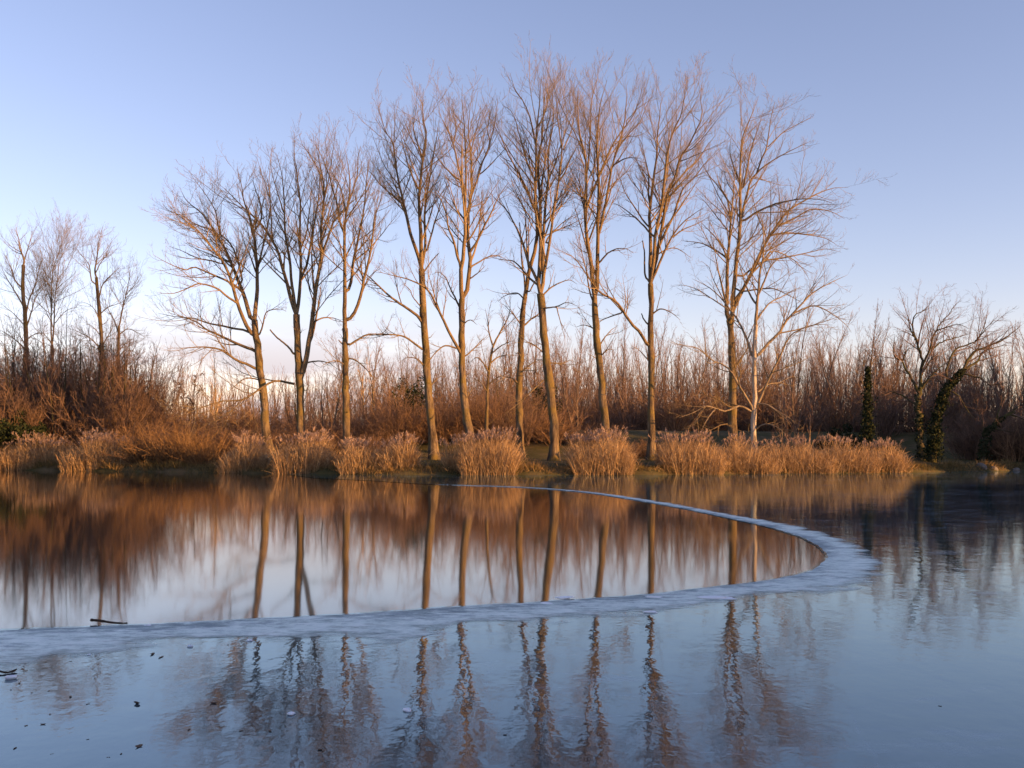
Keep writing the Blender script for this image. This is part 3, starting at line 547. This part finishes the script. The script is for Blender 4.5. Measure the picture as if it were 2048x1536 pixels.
def proto_shrub(h, w, ns, twig, dens=(3.2, 4.2), trop=.2, bend=.12, name='thicket_shrub'):
    a = rng.random(ns) * 6.28; e = rng.random(ns) ** .6
    q = np.zeros((ns, 8, 3)); q[:, 0] = np.stack((np.cos(a) * e * w * .25, np.sin(a) * e * w * .25, np.full(ns, -.15)), 1)
    d = np.stack((np.cos(a) * e * w / h * .8, np.sin(a) * e * w / h * .8, np.ones(ns)), 1); L = h * rng.uniform(.55, 1.05, ns)
    for k in range(1, 8):
        d = d + rng.normal(size=(ns, 3)) * bend; d /= np.linalg.norm(d, axis=1, keepdims=True); q[:, k] = q[:, k - 1] + d * (L / 7)[:, None]
    rr = np.linspace(.035, .008, 8)[None] * rng.uniform(.6, 1.2, (ns, 1))
    B1, R1 = grow(q, rr, dens[0], .1, 1, .35, .4, 1.8, 42, trop, 5, .6, .006, .14, 2, .009)
    B2, R2 = grow(B1, R1, dens[1], .05, 1, .5, .2, .8, 42, trop, 3, .7, .005, .16, 2, .007)
    root = thing(name, '', 'shrub')
    link('stems', jmesh('stems', [tubes(q, rr, 4)]), M[twig], root, kind='stuff')
    link('twigs', jmesh('twigs', [tubes(B1, R1, 3), tubes(B2, R2, 3)]), M[twig], root, kind='stuff')
    return root
used = set()
def put(proto, px, d, label, group, hs=1., ws=None, rz=None, base=None, dz=0.):
    x = (px - 1024) / F * d; z = height(x, d) - .05 + dz
    ws = ws or hs; rz = rng.random() * 6.28 if rz is None else rz
    if proto.name in used: o = copy_tree(proto, (x, d, z), rz, (ws, ws, hs))
    else:
        used.add(proto.name); o = proto; o.location = (x, d, z); o.rotation_euler = (0, 0, rz); o.scale = (ws, ws, hs)
    o['label'] = label
    if group: o['group'] = group
    elif 'group' in o: del o['group']
    return o
yp = [proto_tree(14, .26, 40, 24, .7, dens=(2.6, 4.2)), proto_tree(13.5, .22, 46, 20, .8, dens=(2.6, 4.2)), proto_tree(13, .28, 34, 28, .6, stems=2, dens=(2.6, 4.0)), proto_tree(12.5, .32, 28, 34, .5, stems=3, r0=.09, dens=(2.6, 4.0)), proto_tree(12, .42, 30, 40, .5, dens=(2.0, 3.2), r0=.12, fork=.3, lmax=4.5), proto_tree(10.5, .36, 30, 32, .55, stems=4, dens=(2.6, 4.0), r0=.08, fork=.15, lmax=3.5)]
wood_label = 'slender bare young tree in the wood beyond the grassy dyke'
wood_group = 'bare young trees of the wood beyond the dyke'
k = 0
for row, (d0, npx, hs) in enumerate(((105, 84, .95), (115, 92, 1.06), (127, 96, 1.17), (140, 88, 1.28))):
    for i in range(npx):
        px = -60 + (2170) * (i + rng.random()) / npx
        if px < 700 and (k * 7 + i) % 3: k += 1; continue
        lowleft = .66 if px < 700 else (.85 if px < 1000 else 1.)
        put(yp[int(rng.integers(6))], px, d0 + rng.uniform(-4, 4), wood_label, wood_group, hs * lowleft * rng.uniform(.68, 1.12) * (1 + .10 * math.sin(px / 83 + row) + .08 * math.sin(px / 31 + 2 * row)), rng.uniform(.85, 1.3) * lowleft); k += 1
# the deep of the wood behind them, one mass of stems
N = 1500; P = np.empty((N, 6, 3)); fx = rng.uniform(-60, 118, N); fy = rng.uniform(148, 176, N); P[:, 0] = np.stack((fx, fy, height(fx, fy) - .3), 1)
D = np.stack((rng.normal(size=N) * .07, rng.normal(size=N) * .07, np.ones(N)), 1); L_ = rng.uniform(8, 19, N) * (.72 + .28 * sstep(-30, 10, fx))
for k_ in range(1, 6):
    D = D + rng.normal(size=(N, 3)) * .04; D /= np.linalg.norm(D, axis=1, keepdims=True); P[:, k_] = P[:, k_ - 1] + D * (L_ / 5)[:, None]
rr_ = np.linspace(.10, .02, 6)[None] * rng.uniform(.6, 1.2, (N, 1))
B1, R1 = grow(P, rr_, 1.0, .2, 1, .3, .8, 4., 30, .6, 4, .5, .012, .1, 4, .016)
link('far_wood', jmesh('far_wood', [tubes(P, rr_, 3), tubes(B1, R1, 3)]), M['fartwig'], kind='stuff', label='dense far mass of bare stems deep in the wood', category='wood')
# dark undergrowth beyond the dyke
ds = [proto_shrub(5.2, 4.4, 46, 'fartwig', name='undergrowth_shrub'), proto_shrub(4.4, 4.6, 44, 'brush', name='undergrowth_shrub')]
for row, d0 in enumerate((101, 112, 124)):
    for i in range(34):
        upx = -60 + 2170 * (i + rng.random()) / 34; low = .5 if upx < 760 else 1.
        put(ds[i % 2], upx, d0 + rng.uniform(-3, 3), 'low bare bush in the dark undergrowth at the foot of the wood', 'undergrowth of the wood', low * rng.uniform(.9, 1.45), rng.uniform(1.2, 1.6))
# red brown thicket on the left bank and behind the poplars
th = [proto_shrub(5.6, 4.6, 54, 'brush'), proto_shrub(4.6, 4.4, 52, 'brush', bend=.16), proto_shrub(6.4, 4.0, 46, 'fartwig')]
for (x0, x1, d0, n_, h0, h1, lab, grp) in ((-60, 300, 84, 34, 1.3, 1.9, 'dense red brown bare bush of the thicket at the far left', 'bushes of the far left thicket'),
                                        (-60, 300, 79, 18, .8, 1.15, 'low red brown bare bush in front of the far left thicket', 'front bushes of the far left thicket'),
                                        (300, 760, 82, 26, .42, .68, 'red brown bare bush behind the left poplar trunks', 'bushes behind the left poplars'),
                                        (300, 760, 75, 16, .32, .5, 'knee to head high bush behind the left reeds', 'low bushes behind the left reeds'),
                                        (760, 1130, 84, 16, .5, .8, 'dark bare bush behind the middle poplar trunks', 'bushes behind the middle poplars'),
                                        (1130, 1700, 80, 7, .22, .36, 'scrubby bare bush on the dyke behind the right poplars', 'bushes on the dyke behind the right poplars'),
                                        (1920, 2120, 78, 9, .6, 1.0, 'bare bush in the shadow at the far right bank', 'bushes at the far right bank')):
    for i in range(n_):
        put(th[int(rng.integers(3))], x0 + (x1 - x0) * (i + rng.random()) / n_, d0 + rng.uniform(-2.5, 2.5), lab, grp, rng.uniform(h0, h1), rng.uniform(.8, 1.1))
wb = proto_shrub(3.6, 4.2, 90, 'willow', (3.6, 4.2), .1, .13, name='willow_bush')
for px, d, hs, lab in ((296, 71.5, .85, 'ochre willow bush at the water edge right of the left reed bed'), (348, 70.5, 1.05, 'largest ochre willow bush at the water edge, middle of three'), (405, 69, .8, 'ochre willow bush at the water edge nearest the spreading tree')):
    put(wb, px, d, lab, 'ochre willow bushes at the water', hs, hs * 1.05)
# single small trees that can be told apart
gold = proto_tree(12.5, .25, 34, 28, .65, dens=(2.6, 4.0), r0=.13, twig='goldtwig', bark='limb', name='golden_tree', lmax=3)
for px, d, hs, lab in ((433, 84, .86, 'pale golden bare tree behind the spreading limbs on the left'), (728, 88, .80, 'left of a pair of pale golden slim trees between poplar trunks'), (748, 88, .74, 'right of a pair of pale golden slim trees between poplar trunks')):
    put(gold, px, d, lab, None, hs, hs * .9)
fan = proto_tree(8, .42, 26, 34, .4, stems=2, dens=(2, 3), r0=.09, fork=.12, lmax=3.2, name='small_tree')
for px, d, hs, lab in ((312, 90, .95, 'small fan shaped bare tree in the gap left of the spreading tree'), (284, 88, .85, 'small thin tree with ivy at its foot beside the fan shaped one'), (648, 80, 1.1, 'dark bushy headed small tree between the split tree and its right neighbour'), (1150, 92, 1.05, 'small spindly tree between the right trunks'), (1610, 78, 1.1, 'twiggy small tree right of the white barked tree'), (1570, 80, .95, 'twiggy small tree just behind the white barked tree')):
    put(fan, px, d, lab, None, hs)
alder = proto_tree(9.5, .22, 20, 42, .25, dens=(2, 2.6), r0=.09, fork=.4, lmax=2, name='alder_tree')
cr_ = [c for c in alder.children if c.name.startswith('crown')][0]
cv = np.empty(len(cr_.data.vertices) * 3); cr_.data.vertices.foreach_get('co', cv); cv = cv.reshape(-1, 3); cv = cv[rng.integers(0, len(cv), 700)]
link('cones', jmesh('cones', [leaf_faces(cv, .07)], False), M['leaf'], alder, kind='stuff')
for px, d, hs, lab in ((372, 88, .82, 'left one of two thin alders dotted with dark cones'), (390, 86, .92, 'right one of two thin alders dotted with dark cones')):
    put(alder, px, d, lab, None, hs)
tang = proto_tree(8.5, .45, 30, 44, .3, stems=3, dens=(2.6, 3.6), r0=.10, fork=.1, lmax=3.6, twig='fartwig', bark='darkbark', name='tangled_tree')
for i in range(20): put(tang, -30 + 310 * (i + rng.random()) / 20, 82 + rng.uniform(-4, 4), 'dark tangled small tree rising from the far left thicket', 'tangled trees of the far left thicket', rng.uniform(1.05, 1.5), rng.uniform(.8, 1.1))
for i, (px, lab) in enumerate(((590, 'dark tangled small tree left behind the split trunked tree'), (668, 'dark tangled small tree right behind the split trunked tree'), (800, 'dark tangled small tree left of the shaggy trunk'), (1000, 'dark tangled small tree behind the leaning trunk'))): put(tang, px, 86, lab, None, .8)
# evergreen bushes
def leafy_bush(px, d, w, h, n_, lab, dz=0):
    x = (px - 1024) / F * d; root = thing('evergreen_bush', lab, 'bush', (x, d, height(x, d) - .1 + dz))
    c = rng.normal(size=(26, 3)) * np.array((w * .3, w * .3, h * .2)) + np.array((0, 0, h * .45)); i = rng.integers(0, 26, n_)
    v = rng.normal(size=(n_, 3)); v /= np.linalg.norm(v, axis=1, keepdims=True)
    p = c[i] + v * (rng.random(n_) ** .4)[:, None] * np.array((w, w, h))[None] * .17; p[:, 2] = np.abs(p[:, 2])
    link('leaves', jmesh('leaves', [leaf_faces(p, .10)], False), M['ivy'], root, kind='stuff')
    q = np.zeros((9, 5, 3)); e = c[:9]; q[:] = e[:, None] * np.linspace(0, 1, 5)[None, :, None]
    link('stems', jmesh('stems', [tubes(q, np.full((9, 5), .03), 4)]), M['farbark'], root, kind='stuff')
for a_ in ((18, 76.5, 3.2, 4.8, 6000, 'dark evergreen bush at the left picture edge'), (64, 76.5, 2.6, 3.6, 3200, 'olive green bush beside the dark one at the left edge'), (1672, 80, 2.6, 2.9, 3600, 'dark green bush behind the right reeds, left of the ivy column'), (1705, 82, 2.4, 2.4, 2600, 'lower green bush between the dark bush and the ivy column'),
           (825, 90, 3.4, 5.2, 2600, 'dark brown green bush left of the shaggy trunk'), (1085, 95, 2.6, 4.6, 2200, 'dark conifer like bush between the crossing trunks')):
    leafy_bush(*a_)

# the right shore outside the picture: its wood keeps the near ice, the dyke and the feet of the right trees in shade
def shore_wood(lab, grp, spots):
    global rng
    pr = None
    for (x, y, hs) in spots:
        if pr is None:
            n_ = 9000; c = rng.normal(size=(60, 3)) * np.array((1.0, 1.0, 1.5)) + np.array((0, 0, 3.4)); i = rng.integers(0, 60, n_)
            v = rng.normal(size=(n_, 3)); v /= np.linalg.norm(v, axis=1, keepdims=True); p = c[i] + v * (rng.random(n_) ** .4)[:, None] * .85; p[:, 2] = np.abs(p[:, 2])
            pr = thing('shore_conifer', lab, 'tree', (0, 0, 0), grp)
            tp = np.stack((np.zeros(8), np.zeros(8), np.linspace(-.3, 6, 8)), 1)
            link('trunk', jmesh('trunk', [tubes(tp[None], np.linspace(.16, .04, 8)[None], 7)]), M['bark'], pr); link('leaves', jmesh('leaves', [leaf_faces(p, .16)], False), M['ivy'], pr, kind='stuff'); o = pr
            o.location = (x, y, max(0, float(height(x, y))) - .1); o.scale = (hs, hs, hs)
        else: copy_tree(pr, (x, y, max(0, float(height(x, y))) - .1), rng.random() * 6.28, (hs * 1.0, hs * 1.0, hs))
sp = [(62 + rng.uniform(-2, 8), y, rng.uniform(1.9, 2.3)) for y in np.arange(-60, 18, 3.2)]
shore_wood('tall dense evergreen on the right shore beside the near ice', 'evergreens on the near right shore', sp)
sp = [(max(47, .54 * y + 3) + rng.uniform(0, 14), y, rng.uniform(1.0, 1.25)) for y in np.arange(66, 96, 1.7)] + [(.54 * y + 5 + rng.uniform(0, 18), y, rng.uniform(1.7, 2.0)) for y in np.arange(94, 134, 2.)] + [(50 + rng.uniform(0, 9), y, rng.uniform(.65, .8)) for y in np.arange(56, 66, 2.2)]
shore_wood('dense evergreen at the right end of the far bank', 'evergreens at the right end of the far bank', sp)

# reeds
def reed_clump(name, lab, px0, px1, top, n_, npl, off=1.0, fan_=.30, group='clumps of dry reed along the water', lodged=.06):
    c = (px0 + px1) / 2; X = (c - 1024) / F * 62.; d = float(shore(X)) + off; X = (c - 1024) / F * d; d = float(shore(X)) + off
    w = (px1 - px0) / F * d; hgt = CAMZ - (top - HOR) / F * d
    z0 = .0; root = thing(name, lab, 'reeds', (X, d, z0), group)
    def stems(N, hs, wd, K=6, lo=.35):
        u = rng.uniform(-1, 1, N); v = rng.uniform(-1, 1, N)
        bx = u * w * .42; by = v * min(1.6, w * .4)
        prof = .95 - .42 * np.abs(u) ** 2
        patch = 1 + .14 * np.sin(u * w * 1.3 + X) + .10 * np.sin(u * w * 3.1 + 2 * X) + .06 * np.sin(u * w * 7.3 + 3 * X)
        L = hs * prof * patch * rng.uniform(lo, 1.0, N)
        dx = fan_ * .8 * u * np.abs(u) ** .5 + rng.normal(size=N) * .17; dy = -.15 * rng.random(N) + rng.normal(size=N) * .12
        lod = rng.random(N) < lodged; dx = np.where(lod, rng.choice((-1, 1), N) * rng.uniform(.5, 1.6, N), dx); dy = np.where(lod, dy - .3, dy)
        D = np.stack((dx, dy, np.ones(N)), 1); D /= np.linalg.norm(D, axis=1, keepdims=True)
        P = np.empty((N, K, 3)); gz = np.maximum(height(X + bx, d + by), 0) - .1
        P[:, 0] = np.stack((bx, by, gz), 1)
        for k in range(1, K):
            D = D + rng.normal(size=(N, 3)) * .045 + np.stack((np.sign(dx) * .02, np.zeros(N), -np.where(lod, .10, .02)), 1); D /= np.linalg.norm(D, axis=1, keepdims=True)
            P[:, k] = P[:, k - 1] + D * (L / (K - 1))[:, None]
        return P, D, L
    P, D, L = stems(n_, hgt * 1.0, .008)
    wdt = np.linspace(.011, .005, 6)[None] * rng.uniform(.7, 1.3, (n_, 1))
    # leaves leave the stems and arch over
    m_ = n_ * 2; ip = rng.integers(0, n_, m_); k0 = rng.integers(1, 5, m_); b0 = P[ip, k0]
    az = rng.random(m_) * 6.28; dl = np.stack((np.cos(az) * .5, np.sin(az) * .5, np.full(m_, .9)), 1); LL = rng.uniform(.3, .75, m_)
    Lp = np.empty((m_, 4, 3)); Lp[:, 0] = b0
    for k in range(1, 4):
        dl = dl + np.array((0, 0, -.35)) + rng.normal(size=(m_, 3)) * .1; dl /= np.linalg.norm(dl, axis=1, keepdims=True); Lp[:, k] = Lp[:, k - 1] + dl * (LL / 3)[:, None]
    lw = np.array((.007, .013, .010, .002))[None] * rng.uniform(.7, 1.3, (m_, 1))
    link('stems', jmesh('stems', [ribbons(P, wdt), ribbons(Lp, lw)]), M['reed'], root, kind='stuff')
    # plumes: nodding feathery heads on the tallest stems
    tall = np.argsort(-(P[:, -1, 2] + rng.random(n_) * .5))[:npl]; nb = 9
    tip = np.repeat(P[tall, -1], nb, 0); dt = np.repeat(D[tall], nb, 0); N = len(tip)
    j = np.tile(np.arange(nb), npl)[:, None] / nb
    st = tip - dt * (j * .16) * 1.0 + rng.normal(size=(N, 3)) * .006
    dd = dt * .8 + rng.normal(size=(N, 3)) * .28 + np.array((.12, 0, .1)); Pp = np.empty((N, 4, 3)); Pp[:, 0] = st
    LLp = rng.uniform(.14, .26, N)[:, None]
    for k in range(1, 4):
        dd = dd + np.array((.05, 0, -.28)); dd /= np.linalg.norm(dd, axis=1, keepdims=True); Pp[:, k] = Pp[:, k - 1] + dd * LLp / 3
    link('plumes', jmesh('plumes', [ribbons(Pp, np.array((.010, .020, .016, .004))[None] * np.ones((N, 1)))]), M['plume'], root, kind='stuff')
    return root
reed_clump('reed_bed', 'broad dry reed bed along the water at the far left', -50, 130, 880, 3400, 260, 1.2, .12)
reed_clump('reed_bed', 'dry reed bed just left of the ochre willow bushes', 110, 262, 876, 2600, 230, 1.2, .16)
reed_clump('reed_clump', 'dim reed clump at the foot of the spreading tree', 440, 552, 882, 1500, 110)
reed_clump('reed_clump', 'full reed clump in front of the split trunked tree', 548, 676, 872, 1900, 150)
reed_clump('reed_clump', 'lower wide reed clump right of the split trunked tree', 680, 776, 884, 1300, 90)
reed_clump('reed_clump', 'small plumed reed clump left of the grassy gap', 764, 836, 876, 1000, 90)
reed_clump('reed_clump', 'thin outlying reed tuft leaning left of the brightest clump', 888, 942, 880, 420, 30, .6, .5)
reed_clump('reed_clump', 'brightest tall reed clump in the middle of the shore', 915, 1040, 864, 2300, 190, .6, .34)
reed_clump('reed_clump', 'tall reed clump right of the grassy gap with two bare trunks', 1136, 1268, 866, 2300, 190, .8, .36)
reed_clump('reed_clump', 'reed clump with fallen stems left of the stout tree', 1310, 1450, 872, 2200, 150, .8, .30, lodged=.16)
reed_clump('reed_clump', 'reed clump in front of the stout and the white barked trees', 1410, 1560, 884, 1900, 60, .8, .3, lodged=.2)
reed_clump('reed_clump', 'brownish matted reed clump right of the white barked tree', 1515, 1675, 884, 1900, 60, .9, .3, lodged=.2)
reed_clump('reed_clump', 'brownish matted reed clump before the dark green bushes', 1630, 1755, 882, 1500, 70, .9, .32, lodged=.2)
reed_clump('reed_clump', 'last reed clump at the right, ending at the stony bank', 1720, 1815, 888, 1300, 70, .9, .42, lodged=.2)
# grass of the bank: short blades, denser and longer at the edge
N = 42000
gxx = rng.uniform(-42, 44, N); gs = np.where(rng.random(N) < .6, rng.uniform(-.3, 1.4, N), rng.uniform(.5, 9, N)); gyy = shore(gxx) + gs
gz_ = height(gxx, gyy); ok = gz_ > -.02; gxx, gyy, gz_, gs = gxx[ok], gyy[ok], gz_[ok], gs[ok]; N = len(gxx)
L = np.where(gs < 1.1, rng.uniform(.12, .55, N) * (1 + .5 * np.sin(gxx * 1.7) * np.sin(gxx * .43 + 1)), rng.uniform(.05, .18, N)); D = np.stack((rng.normal(size=N) * .35, rng.normal(size=N) * .35 - .25 * (gs < 1), np.ones(N)), 1)
Pg = np.empty((N, 3, 3)); Pg[:, 0] = np.stack((gxx, gyy, gz_ - .02), 1)
for k in (1, 2):
    D = D + np.array((0, 0, -.35)); D /= np.linalg.norm(D, axis=1, keepdims=True); Pg[:, k] = Pg[:, k - 1] + D * (L / 2)[:, None]
tone = np.clip(np.where(gs < 1.1, rng.uniform(.4, 1, N), rng.uniform(0, .6, N)) + .15 * np.sin(gxx * .6), 0, 1)
link('grass', jmesh('grass', [ribbons(Pg, np.array((.012, .010, .002))[None] * rng.uniform(.7, 1.6, (N, 1)), tone)]), M['grass'], kind='stuff', label='dry and green grass on the bank', category='grass')

# stones on the right bank
sm, n, l, b = mat('pale stone'); na = noise(n, l, 3, 6, .65); r = ramp(n, [(.3, (.07, .06, .05)), (.7, (.19, .17, .15))]); l.new(na.outputs['Fac'], r.inputs[0]); l.new(r.outputs[0], b.inputs['Base Color']); b.inputs['Roughness'].default_value = .9
def lump(name, size, seed, squash=.7, sub=3, amp=.22):
    bm = bmesh.new(); bmesh.ops.create_icosphere(bm, subdivisions=sub, radius=1); rs = np.random.default_rng(seed); k = rs.normal(size=(5, 3)) * 1.6; ph = rs.random(5) * 6
    for v in bm.verts:
        p = np.array(v.co); f_ = 1 + amp * sum(math.sin(float(k[i] @ p) + ph[i]) for i in range(5)) / 2.2; v.co = Vector(p * f_ * np.array((1, .8, squash)) * size)
    me = bpy.data.meshes.new(name); bm.to_mesh(me); bm.free(); me.polygons.foreach_set('use_smooth', [True] * len(me.polygons)); return me
for i, (px, s, lab) in enumerate(((1962, .42, 'largest pale boulder at the water edge on the right bank'), (1986, .3, 'pale stone just right of the largest boulder'), (1893, .22, 'small stone at the water edge below the ivy clad tree'), (1915, .26, 'grey stone between the small stone and the largest boulder'), (2030, .3, 'pale stone at the right picture edge by the water'))):
    X = (px - 1024) / F * 72; d = float(shore(X)) - .25; link('boulder', lump('boulder', s, i), sm, None, ((px - 1024) / F * d, d, max(-.02, float(height(X, d)) + s * .05)), label=lab, category='stone')

# ------------------------------------------------------------------ things lying on the ice
sn_m, n, l, b = mat('blown snow'); b.inputs['Base Color'].default_value = (.86, .88, .9, 1); b.inputs['Roughness'].default_value = .8
ns_ = noise(n, l, 30, 6, .7); bp = n.new('ShaderNodeBump'); bp.inputs['Strength'].default_value = .6; bp.inputs['Distance'].default_value = .01; l.new(ns_.outputs['Fac'], bp.inputs['Height']); l.new(bp.outputs[0], b.inputs['Normal'])
for i, (px, py, w_, dd_, lab) in enumerate(((1437, 1197, .20, .10, 'largest white snow patch on the outer frost edge below the stout tree'), (1303, 1225, .07, .04, 'small snow patch on the frost edge right of the middle'), (1132, 1197, .11, .05, 'thin snow streak on the frosted rim near the middle'), (1085, 1208, .09, .05, 'thin snow streak left of the middle on the frosted rim'), (1312, 1196, .09, .04, 'thin snow streak at the inner frost edge right of the middle'))):
    p = on_ice(px, py, ICE_Z); me = lump('snow_patch', 1., 80 + i, 1., 3, .5); v_ = np.empty(len(me.vertices) * 3); me.vertices.foreach_get('co', v_); v_ = v_.reshape(-1, 3) * np.array((w_, dd_, .012)); me.vertices.foreach_set('co', v_.ravel())
    link('snow_patch', me, sn_m, None, (p[0], p[1], ICE_Z + .006), label=lab, category='snow patch')
tw_m = bark_mat('wet wood', [(.3, (.035, .025, .02)), (.7, (.10, .07, .05))])
def stick(lab, pts, r, z=.04):
    P = np.array([on_ice(x, y, z) for x, y in pts]); o = P[0].copy(); q = resample(P - o, 12); q[:, 2] += .004 * np.sin(np.linspace(0, 7, 12))
    rad = r * np.linspace(1, .55, 12) * (1 + .15 * rng.normal(size=12)); link('stick', jmesh('stick', [tubes(q[None], rad[None], 7)]), tw_m, None, o, label=lab, category='stick')
stick('dark stick poking out over the open water from the ice edge', [(183, 1240), (195, 1242), (225, 1244.5), (254, 1247)], .013, .03)
stick('curved dark stick frozen into the ice at the left picture edge', [(-14, 1341), (6, 1344), (20, 1343), (34, 1339)], .010, .018)
ch_m, n, l, b = mat('ice chip'); b.inputs['Base Color'].default_value = (.72, .76, .82, 1); b.inputs['Roughness'].default_value = .3; b.inputs['Subsurface Weight'].default_value = .2
for i, (px, py, s, lab) in enumerate(((20, 1357, .038, 'white ice chip below the curved stick'), (382, 1293, .022, 'white ice chip at the outer frost edge on the left'), (178, 1310, .014, 'tiny white ice chip under the dark stick'), (583, 1429, .026, 'white ice chip among the reflections in the left foreground'), (294, 1253, .03, 'flat white chip on the frosted rim'), (500, 1282, .02, 'small white chip at the frost edge'), (815, 1422, .022, 'white chip left of the middle trunk reflections'))):
    p = on_ice(px, py, ICE_Z); link('ice_chip', lump('ice_chip', s, 50 + i, .45, 2, .35), ch_m, None, (p[0], p[1], ICE_Z + s * .2), label=lab, category='ice chip')
def leaf(px, py, s, lab, group):
    s = s * .82; p = on_ice(px, py, ICE_Z); a = rng.random() * 6.28; N = 7; u_ = np.linspace(-1, 1, N); wd_ = np.sqrt(np.clip(1 - u_ ** 2, .02, 1)) * .55
    c = np.stack((u_ * s, np.zeros(N), .45 * s * u_ ** 2 - .004), 1); V = np.concatenate((c + np.stack((0 * u_, wd_ * s, wd_ * s * rng.uniform(.3, .8)), 1), c, c + np.stack((0 * u_, -wd_ * s, wd_ * s * rng.uniform(.2, .9)), 1)))
    ii_ = np.arange(3 * N).reshape(3, N); q = np.stack((ii_[:-1, :-1], ii_[1:, :-1], ii_[1:, 1:], ii_[:-1, 1:]), -1).reshape(-1, 4)
    o = link('dead_leaf', mesh_from('dead_leaf', V, q, {'rnd': np.full(len(V), rng.random())}), M['leaf'], None, (p[0], p[1], ICE_Z + .002), label=lab, category='leaf', group=group); o.rotation_euler = (0, 0, a)
G1, G2 = 'dead leaves frozen on the left ice', 'dead leaves on the ice in the middle'
for px, py, s, lab in ((305, 1309, .030, 'curled dark leaf, left of a pair beside the frost edge'), (322, 1315, .028, 'curled dark leaf, right of a pair beside the frost edge'), (274, 1408, .034, 'large dark leaf standing alone on the left ice'), (278, 1494, .026, 'dark leaf low on the left near the bottom edge'), (427, 1407, .026, 'dark leaf among the leftmost trunk reflections'), (86, 1449, .018, 'small reddish leaf at the lower left'), (141, 1394, .018, 'small leaf between the ice chip and the large dark leaf')):
    leaf(px, py, s, lab, G1)
for px, py in ((20, 1380), (98, 1382), (30, 1389), (65, 1386), (38, 1367), (52, 1452), (100, 1429), (177, 1408), (30, 1497), (104, 1508), (218, 1515), (243, 1508), (177, 1479), (143, 1323)):
    leaf(px + rng.uniform(-2, 2), py, rng.uniform(.009, .016), 'tiny dark leaf scrap scattered on the left foreground ice', G1)
for px, py in ((540, 1463), (482, 1462), (378, 1460), (456, 1290), (1010, 1470), (640, 1500), (1880, 1412)):
    leaf(px, py, rng.uniform(.012, .02), 'small dark leaf scrap on the foreground ice right of the lone leaf', G2)
